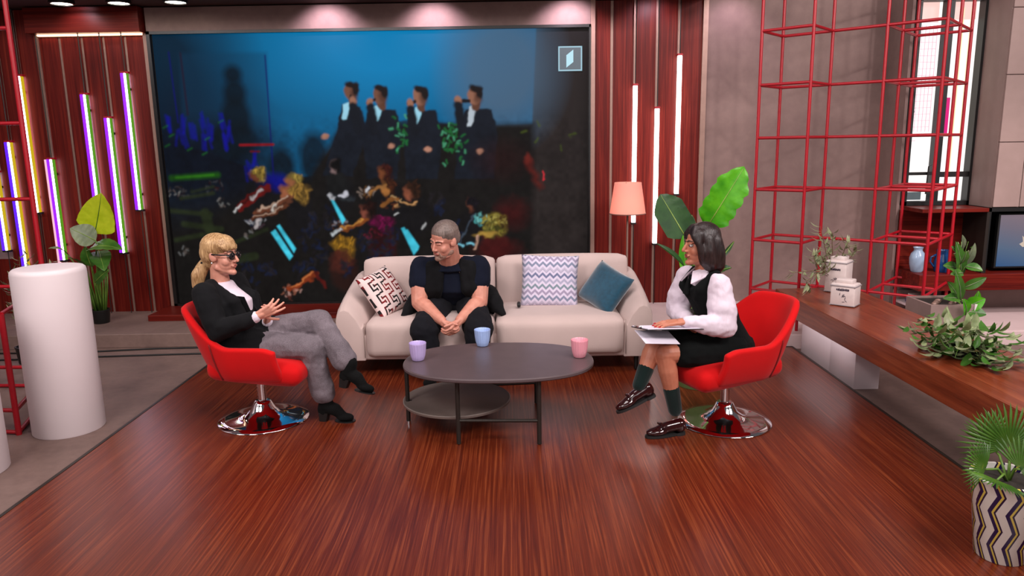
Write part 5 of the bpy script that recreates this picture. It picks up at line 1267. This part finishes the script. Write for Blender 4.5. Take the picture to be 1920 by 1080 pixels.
# --- palm behind the right chair
c = Vector((1.25, 4.755, 0))
t = thing('banana_palm', c, 'tall banana-leaf palm in a pale green pot behind the right red chair', 'plant')
pot(t, c, .145, .20, .50, 'potgreen', .012)
s0 = c + V(0, 0, .48)
big_leaf(t, (1.162, 4.850, 0.977), (1.002, 4.950, 1.265), .205, (-.25, -1, .15), 'leafd', s0 + V(-.02, 0, 0), 'banana', .03, .12, .01, 0, 'vein', .010)
big_leaf(t, (1.290, 4.850, 1.042), (1.511, 4.800, 1.443), .225, (-.10, -1, .20), 'leafb', s0 + V(.02, 0, 0), 'banana', .04, .18, .03, .06, 'vein', .010)
big_leaf(t, (1.157, 4.800, 0.723), (1.140, 4.850, 1.002), .075, (-.35, -1, 0), 'leafb', s0 + V(-.03, -.02, 0), 'oval', .0, .6, .0, 0, 'vein', .010)
big_leaf(t, (1.129, 4.750, 0.804), (0.931, 4.700, 0.968), .055, (-.2, -.5, .8), 'leafd', s0 + V(-.03, 0, 0), 'oval', .04, .5, .0, 0, 'leafd', .009)
big_leaf(t, (1.219, 4.900, 0.995), (1.205, 4.900, 1.130), .05, (-.2, -1, 0), 'leafg', s0, 'oval', 0, .4)
big_leaf(t, (1.397, 4.850, 0.837), (1.496, 4.900, 0.947), .03, (0, -1, .3), 'leafd', s0 + V(.03, 0, 0), 'oval', .03, .5)
big_leaf(t, (1.361, 4.800, 0.749), (1.440, 4.750, 0.791), .07, (.2, -.6, .8), 'leafd', s0 + V(.03, 0, 0), 'oval', .1, .3)
for k, (dx, z) in enumerate(((-.03, .55), (.03, .6), (0, .5))):
    obj('stem', tube(B(), [s0 + V(dx, 0, 0), s0 + V(dx * 1.5, .01, z * .5), s0 + V(dx * 2, .02, z)], [.016, .013, .008], 8), 'stem', t, True, True)
# --- sprigs with narrow leaves
def sprig_plant(name, label, c, pot_args, stems, lmat, ll, lw, nl, pots='black'):
    t = thing(name, c, label, 'plant'); c = Vector(c)
    pot(t, c, *pot_args, pots); h = pot_args[2]
    bm = B(); leaf_mesh(bm, (0, 0, 0), (0, 0, ll), lw, (0, -1, 0), .08, .3, 4, 1, 'lance'); bmesh.ops.recalc_face_normals(bm, faces=bm.faces)
    me = bpy.data.meshes.new('leaf'); bm.to_mesh(me); bm.free(); me.materials.append(MT[lmat]); me.shade_smooth()
    for pts in stems:
        P = [c + V(0, 0, h - .02)] + [Vector(p) for p in pts]
        obj('stem', tube(B(), P, [.0028] * (len(P) - 1) + [.0012], 5), 'twig', t, True, True)
        for k in range(nl):
            u = (.25 + .75 * (k + rp_.random() * .6) / nl) * (len(P) - 1); i = min(int(u), len(P) - 2); q = P[i].lerp(P[i + 1], u - i); ax = (P[i + 1] - P[i]).normalized()
            side = Vector((rp_.gauss(0, 1), rp_.gauss(0, 1), rp_.gauss(0, .8))); side = (side - ax * side.dot(ax)).normalized(); d = (ax * rp_.uniform(.4, .9) + side).normalized()
            o = bpy.data.objects.new('leaf', me); C.objects.link(o); o.parent = t; o.location = q - c; o.rotation_euler = d.to_track_quat('Z', 'Y').to_euler(); sc = rp_.uniform(.75, 1.2); o.scale = (sc, sc, sc)
    return t
c = Vector((2.511, 5.605, 0.468))
sprig_plant('olive_plant', 'sage-green plant with narrow leaves behind the two square tins', (c.x, c.y, .468), (.04, .05, .09),
    [[(2.393, 5.500, 0.700), (2.347, 5.480, 0.846), (2.303, 5.460, 0.973)], [(2.433, 5.500, 0.700), (2.416, 5.500, 0.842), (2.419, 5.500, 0.919)], [(2.347, 5.450, 0.648), (2.227, 5.400, 0.646), (2.045, 5.360, 0.640)], [(2.327, 5.400, 0.637), (2.246, 5.380, 0.721), (2.217, 5.360, 0.804)],
     [(2.486, 5.500, 0.699), (2.510, 5.480, 0.803), (2.525, 5.460, 0.857)], [(2.270, 5.360, 0.644), (2.159, 5.300, 0.585), (2.186, 5.280, 0.529)], [(2.361, 5.440, 0.670), (2.316, 5.420, 0.746), (2.258, 5.400, 0.782)], [(2.468, 5.500, 0.658), (2.568, 5.500, 0.730), (2.597, 5.500, 0.786)]], 'leafs', .080, .024, 18, 'whitemat')
c = Vector((-3.853, 5.557, -0.030))
sprig_plant('olive_plant', 'sage-green bushy plant in a black pot behind the left red rack', (c.x, c.y + .08, -.03), (.055, .07, .14),
    [[(-3.809, 5.600, 0.328), (-3.835, 5.600, 0.583), (-3.863, 5.600, 0.729)], [(-3.789, 5.600, 0.328), (-3.788, 5.650, 0.615), (-3.769, 5.700, 0.859)], [(-3.769, 5.550, 0.382), (-3.799, 5.500, 0.519), (-3.817, 5.500, 0.643)], [(-3.762, 5.600, 0.370), (-3.670, 5.600, 0.580), (-3.674, 5.600, 0.789)], [(-3.789, 5.600, 0.328), (-3.790, 5.600, 0.666), (-3.774, 5.600, 0.832)], [(-3.749, 5.600, 0.370), (-3.629, 5.650, 0.654), (-3.589, 5.700, 0.780)], [(-3.762, 5.500, 0.351), (-3.805, 5.500, 0.394), (-3.825, 5.500, 0.478)]], 'leafs', .085, .02, 16)
# --- square tins
def tin(c, w, d, h, label):
    t = thing('square_tin', c, label, 'tin', None, math.radians(-42))
    m = MT['whitemat']
    obj('tin_body', box(B(), (-w / 2, -d / 2, 0), (w / 2, d / 2, h), .012), 'tinwhite', t, False, 40)
    obj('lid', box(B(), (-w * .34, -d * .34, h - .002), (w * .34, d * .34, h + .028), .008), 'tinwhite', t, False, 40)
    obj('rim', box(B(), (-w / 2 - .003, -d / 2 - .003, h - .022), (w / 2 + .003, d / 2 + .003, h - .012), .003), 'tinedge', t, False, 40)
    obj('rim', box(B(), (-w / 2 - .002, -d / 2 - .002, .004), (w / 2 + .002, d / 2 + .002, .012), .003), 'tinedge', t, False, 40)
    # worn print: an unreadable scrawled line and a small sketchy figure
    bm = B(); y = -d / 2 - .0012; r = random.Random(int(h * 1000)); x = -w * .26
    while x < w * .22:
        k = r.uniform(.005, .010); prism(bm, [(x, y, h * .70 + r.uniform(-.004, 0)), (x + k, y, h * .70 + r.uniform(-.004, 0)), (x + k * 1.2, y, h * .70 + r.uniform(.010, .020)), (x + k * .2, y, h * .70 + r.uniform(.010, .016))], (0, .001, 0)); x += k * 1.15
    for k in range(9):
        x, z = r.gauss(0, w * .10), h * .42 + r.gauss(0, h * .09); q = r.uniform(0, PI); a = V(math.cos(q), 0, math.sin(q)) * .012; n_ = V(-math.sin(q), 0, math.cos(q)) * .0025; p = V(x, y, z)
        prism(bm, [p - a, p + n_ - a * .2, p + a, p - n_], (0, .001, 0))
    lp = obj('label_print', bm, 'inkprint', t, False); lp['kind'] = 'stuff'
MT['tinwhite'] = plain('chalky white enamel', srgb(214, 198, 194), .5, 0, .06, 22); MT['tinedge'] = plain('worn grey edge', srgb(150, 140, 142), .5); MT['inkprint'] = plain('faded black print', srgb(58, 46, 62), .7)
a = Vector((2.443, 5.440, 0.469)); b = Vector((2.288, 4.982, 0.469))
tin((a.x + .04, a.y + .06, .4685), .155, .155, .245, 'taller white square tin standing behind the shorter one on the bench')
tin((b.x + .035, b.y + .04, .4685), .165, .13, .158, 'shorter white square tin in front on the bench')
# --- variegated trailing plant on the bench
cc = Vector((2.386, 3.761, 0.500))
t = thing('trailing_plant', (cc.x, cc.y, .469), 'low trailing plant with pale variegated leaves spreading over the bench', 'plant')
obj('pot', lathe(B(), [(.001, 0), (.085, 0), (.095, .05), (.09, .05), (.08, .02), (.001, .02)], (cc.x, cc.y, .469), 28), 'black', t, True, 40)
P0, P1 = Vector((2.311, 3.991, 0.520)), Vector((2.401, 3.498, 0.500)); axd = (P1 - P0)
meshes = []
for lm in ('leafv', 'leafm', 'leafs'):
    bm = B(); leaf_mesh(bm, (0, 0, 0), (0, 0, .080), .034, (0, -1, 0), .10, .3, 5, 2, 'oval'); bmesh.ops.recalc_face_normals(bm, faces=bm.faces)
    me = bpy.data.meshes.new('leaf'); bm.to_mesh(me); bm.free(); me.materials.append(MT[lm]); me.shade_smooth(); meshes.append(me)
base = Vector((cc.x, cc.y, .469)); ctr = P0.lerp(P1, .5)
for k in range(24):
    e = P0 + axd * rp_.random() + V(rp_.gauss(0, .09), rp_.gauss(0, .05), rp_.uniform(-.02, .07)); e.z = max(e.z, .485)
    obj('stem', tube(B(), [base + V(0, 0, .03), base.lerp(e, .5) + V(0, 0, .08), e], [.003, .0025, .0015], 5), 'stem', t, True, True)
n_ = 0
while n_ < 285:
    u = rp_.uniform(.08, .96); r_ = math.sqrt(max(0, 1 - (2 * u - 1) ** 2 / 1.6)); q = P0 + axd * u + V(rp_.gauss(0, .07) * r_, rp_.gauss(0, .05), 0); z = .478 + abs(rp_.gauss(0, .085)) * (.4 + r_)
    if z > .66: continue
    q.z = z; d = Vector((rp_.gauss(0, .7) + (q.x - ctr.x) * 4, rp_.gauss(0, .7) + (q.y - ctr.y) * 1.2 - .3, rp_.gauss(.15, .45)))
    if q.z < .52: d.z = abs(d.z) * .4 + .05
    o = bpy.data.objects.new('leaf', meshes[(0, 0, 1, 1, 2)[n_ % 5]]); C.objects.link(o); o.parent = t; o.location = q - base; o.rotation_euler = d.to_track_quat('Z', 'Y').to_euler(); sc = rp_.uniform(.8, 1.35); o.scale = (sc, sc, sc); n_ += 1
# --- planter with a leafy plant in front of the wall unit
x0, x1 = (2.888, 5.000, 0.450)[0], (3.216, 5.000, 0.445)[0]
t = thing('planter_box', ((x0 + x1) / 2, 5.10, -.03), 'grey square planter with a leafy green plant before the wall unit', 'planter')
zt = (3.013, 4.950, 0.470)[2]
bm = B(); a, b = (x0, 4.95, -.03), (x1, 5.27, zt)
box(bm, (x0, 4.95, -.03), (x1, 4.975, zt)); box(bm, (x0, 5.25, -.03), (x1, 5.275, zt)); box(bm, (x0, 4.975, -.03), (x0 + .02, 5.25, zt)); box(bm, (x1 - .02, 4.975, -.03), (x1, 5.25, zt)); box(bm, (x0 + .02, 4.975, -.03), (x1 - .02, 5.25, zt - .03))
obj('box_wall', bm, 'planter', t); obj('corner_strip', box(B(), (x1 - .03, 4.942, -.03), (x1 + .006, 4.95, zt + .004)), 'whitemat', t)
obj('soil', box(B(), (x0 + .02, 4.975, zt - .03), (x1 - .02, 5.25, zt - .012)), 'soil', t)
for k in range(7):
    bm = B(); ell(bm, (x0 + .06 + .04 * k, 5.01 + .05 * (k % 3), zt - .005), (.025, 0, 0), (0, .02, 0), (0, 0, .018), 10, 6); obj('pebble', bm, 'strip', t, True, True)
s0 = V(x1 - .09, 5.10, zt - .02)
big_leaf(t, (3.154, 5.090, 0.637), (3.062, 5.030, 0.903), 0.085, (-0.08, -.8, .5), 'leafm', s0, 'oval', .08, .25, .01, 0, 'leafg', .004)
big_leaf(t, (3.196, 5.140, 0.704), (3.228, 5.080, 0.883), 0.070, (0.23, -.8, .5), 'leafg', s0, 'oval', .08, .25, .01, 0, 'leafg', .004)
big_leaf(t, (3.130, 5.090, 0.695), (2.990, 5.030, 0.733), 0.080, (-0.27, -.8, .5), 'leafm', s0, 'oval', .08, .25, .01, 0, 'leafg', .004)
big_leaf(t, (3.153, 5.040, 0.722), (3.239, 4.980, 0.700), 0.080, (0.33, -.8, .5), 'leafm', s0, 'oval', .08, .25, .01, 0, 'leafg', .004)
big_leaf(t, (3.083, 4.990, 0.750), (3.080, 4.930, 0.851), 0.070, (0.12, -.8, .5), 'leafm', s0, 'oval', .08, .25, .01, 0, 'leafg', .004)
big_leaf(t, (3.150, 5.090, 0.484), (3.031, 5.030, 0.620), 0.085, (-0.19, -.8, .5), 'leafm', s0, 'oval', .08, .25, .01, 0, 'leafg', .004)
big_leaf(t, (3.109, 4.990, 0.487), (3.013, 4.930, 0.724), 0.070, (-0.10, -.8, .5), 'leafm', s0, 'oval', .08, .25, .01, 0, 'leafg', .004)
big_leaf(t, (3.157, 4.990, 0.448), (3.245, 4.930, 0.516), 0.100, (0.36, -.8, .5), 'leafb', s0, 'oval', .08, .25, .01, 0, 'leafg', .004)
big_leaf(t, (3.202, 5.040, 0.417), (3.224, 4.980, 0.562), 0.090, (0.20, -.8, .5), 'leafb', s0, 'oval', .08, .25, .01, 0, 'leafg', .004)
big_leaf(t, (3.133, 4.970, 0.415), (3.251, 4.910, 0.408), 0.100, (0.42, -.8, .5), 'leafm', s0, 'oval', .08, .25, .01, 0, 'leafg', .004)
big_leaf(t, (3.184, 5.090, 0.560), (3.303, 5.030, 0.645), 0.070, (0.44, -.8, .5), 'leafm', s0, 'oval', .08, .25, .01, 0, 'leafg', .004)
big_leaf(t, (3.107, 4.990, 0.506), (2.952, 4.930, 0.521), 0.070, (-0.32, -.8, .5), 'leafm', s0, 'oval', .08, .25, .01, 0, 'leafg', .004)
big_leaf(t, (3.128, 5.090, 0.789), (3.033, 5.030, 0.867), 0.060, (-0.14, -.8, .5), 'leafm', s0, 'oval', .08, .25, .01, 0, 'leafg', .004)
big_leaf(t, (3.143, 5.090, 0.827), (3.102, 5.030, 0.947), 0.050, (0.02, -.8, .5), 'leafg', s0, 'oval', .08, .25, .01, 0, 'leafg', .004)
big_leaf(t, (3.124, 4.940, 0.403), (3.060, 4.880, 0.529), 0.080, (-0.04, -.8, .5), 'leafb', s0, 'oval', .08, .25, .01, 0, 'leafg', .004)
big_leaf(t, (3.107, 4.990, 0.686), (2.987, 4.930, 0.687), 0.060, (-0.23, -.8, .5), 'leafm', s0, 'oval', .08, .25, .01, 0, 'leafg', .004)
# --- small trailing sprig on the shelf
t = thing('shelf_sprig', (3.90, 6.32, .462), 'small leafy sprig in a dark cup between the blue jug and the divider', 'plant')
c = V(3.90, 6.32, .462); pot(t, c, .03, .04, .07, 'black')
for k in range(22):
    e = c + V(rp_.gauss(0, .05), rp_.gauss(-.02, .03), rp_.uniform(.06, .26)); d = V(rp_.gauss(0, 1), rp_.gauss(-.4, .6), rp_.gauss(0, .6))
    o = bpy.data.objects.new('leaf', meshes[k % 3]); C.objects.link(o); o.parent = t; o.location = e - c; o.rotation_euler = d.to_track_quat('Z', 'Y').to_euler(); o.scale = (.6, .6, .6)
for k in range(4): obj('stem', tube(B(), [c + V(0, 0, .05), c + V(.02 * (k - 1.5), -.01, .16), c + V(.03 * (k - 1.5), -.02, .26)], .0025, 5), 'stem', t, True, True)
# --- fan palm in a patterned pot, lower right
c = Vector((1.887, 2.619, 0.330))
t = thing('fan_palm', (c.x, c.y, 0), 'fan palm in a white pot with dark and yellow zigzags at lower right', 'plant')
tm = NT('zigzag glaze'); tc = tm.n('ShaderNodeTexCoord'); sx = tm.n('ShaderNodeSeparateXYZ'); tm.l(tc.outputs['Object'], sx.inputs[0])
an_ = tm.math('ARCTAN2', sx.outputs[1], sx.outputs[0]); g = tm.math('ADD', tm.math('MULTIPLY', an_, 1.9), tm.math('PINGPONG', tm.math('MULTIPLY', sx.outputs[2], 7), .5))
tm.set(Base_Color=tm.ramp(tm.math('FRACT', g), [(0, srgb(228, 224, 214)), (.38, srgb(34, 22, 74)), (.62, srgb(220, 200, 90)), (.75, srgb(40, 26, 60)), (.86, srgb(226, 222, 214))], 'CONSTANT'), Roughness=.25)
MT['zigzag'] = tm.m
pot(t, (c.x, c.y, 0), .085, .125, .33, 'zigzag')
def fan(cpos, r, up, nrm, a0, a1, n=17, stem_from=None, mat='leaff'):
    """palmate leaf: pleated blade split into pointed fingers"""
    up, nrm = Vector(up).normalized(), Vector(nrm); nrm = (nrm - up * nrm.dot(up)).normalized(); s = up.cross(nrm); cp = Vector(cpos); bm = B()
    for k in range(n):
        a = math.radians(a0 + (a1 - a0) * (k + .5) / n); da = math.radians((a1 - a0) / n) * .5
        def q(ang, rad, lift): return cp + (up * math.cos(ang) + s * math.sin(ang)) * rad + nrm * lift
        rr = r * rp_.uniform(.88, 1.06); droop = -.05 * r * abs(math.sin(a)) - .02 * r
        v = [bm.verts.new(p) for p in (q(a, .02 * r, 0), q(a - da, .42 * r, .0), q(a, .42 * r, .03 * r), q(a + da, .42 * r, 0), q(a - da * .5, .78 * r, droop * .5), q(a, .80 * r, .02 * r + droop * .5), q(a + da * .5, .78 * r, droop * .5), q(a, rr, droop - .04 * r))]
        for f_ in ((0, 1, 2), (0, 2, 3), (1, 4, 5, 2), (2, 5, 6, 3), (4, 7, 5), (5, 7, 6)): bm.faces.new([v[i] for i in f_])
    lf = obj('leaf', bm, mat, t, True, True)
    if stem_from is not None: obj('stem', tube(B(), [stem_from, Vector(stem_from).lerp(cp, .5) + V(0, 0, .03), cp], [.006, .005, .004], 6), 'stem', t, True, True)
s0 = c + V(0, 0, -.03)
fan((1.934, 2.700, 0.411), .18, (0, .1, 1), (-.25, -1, .35), -115, 115, 29, s0)
fan((1.795, 2.620, 0.357), .118, (-.75, -.1, .6), (-.2, -.8, .6), -85, 85, 21, s0)
fan((1.910, 2.780, 0.391), .148, (-.15, .1, 1), (.3, -1, .2), -60, 70, 16, s0)
fan((1.896, 2.580, 0.374), .13, (.5, -.2, .5), (0, -.8, .6), -100, 100, 23, s0)
fan((1.795, 2.550, 0.347), .115, (-.4, -.6, .1), (0, -.4, .9), -80, 80, 19, s0)
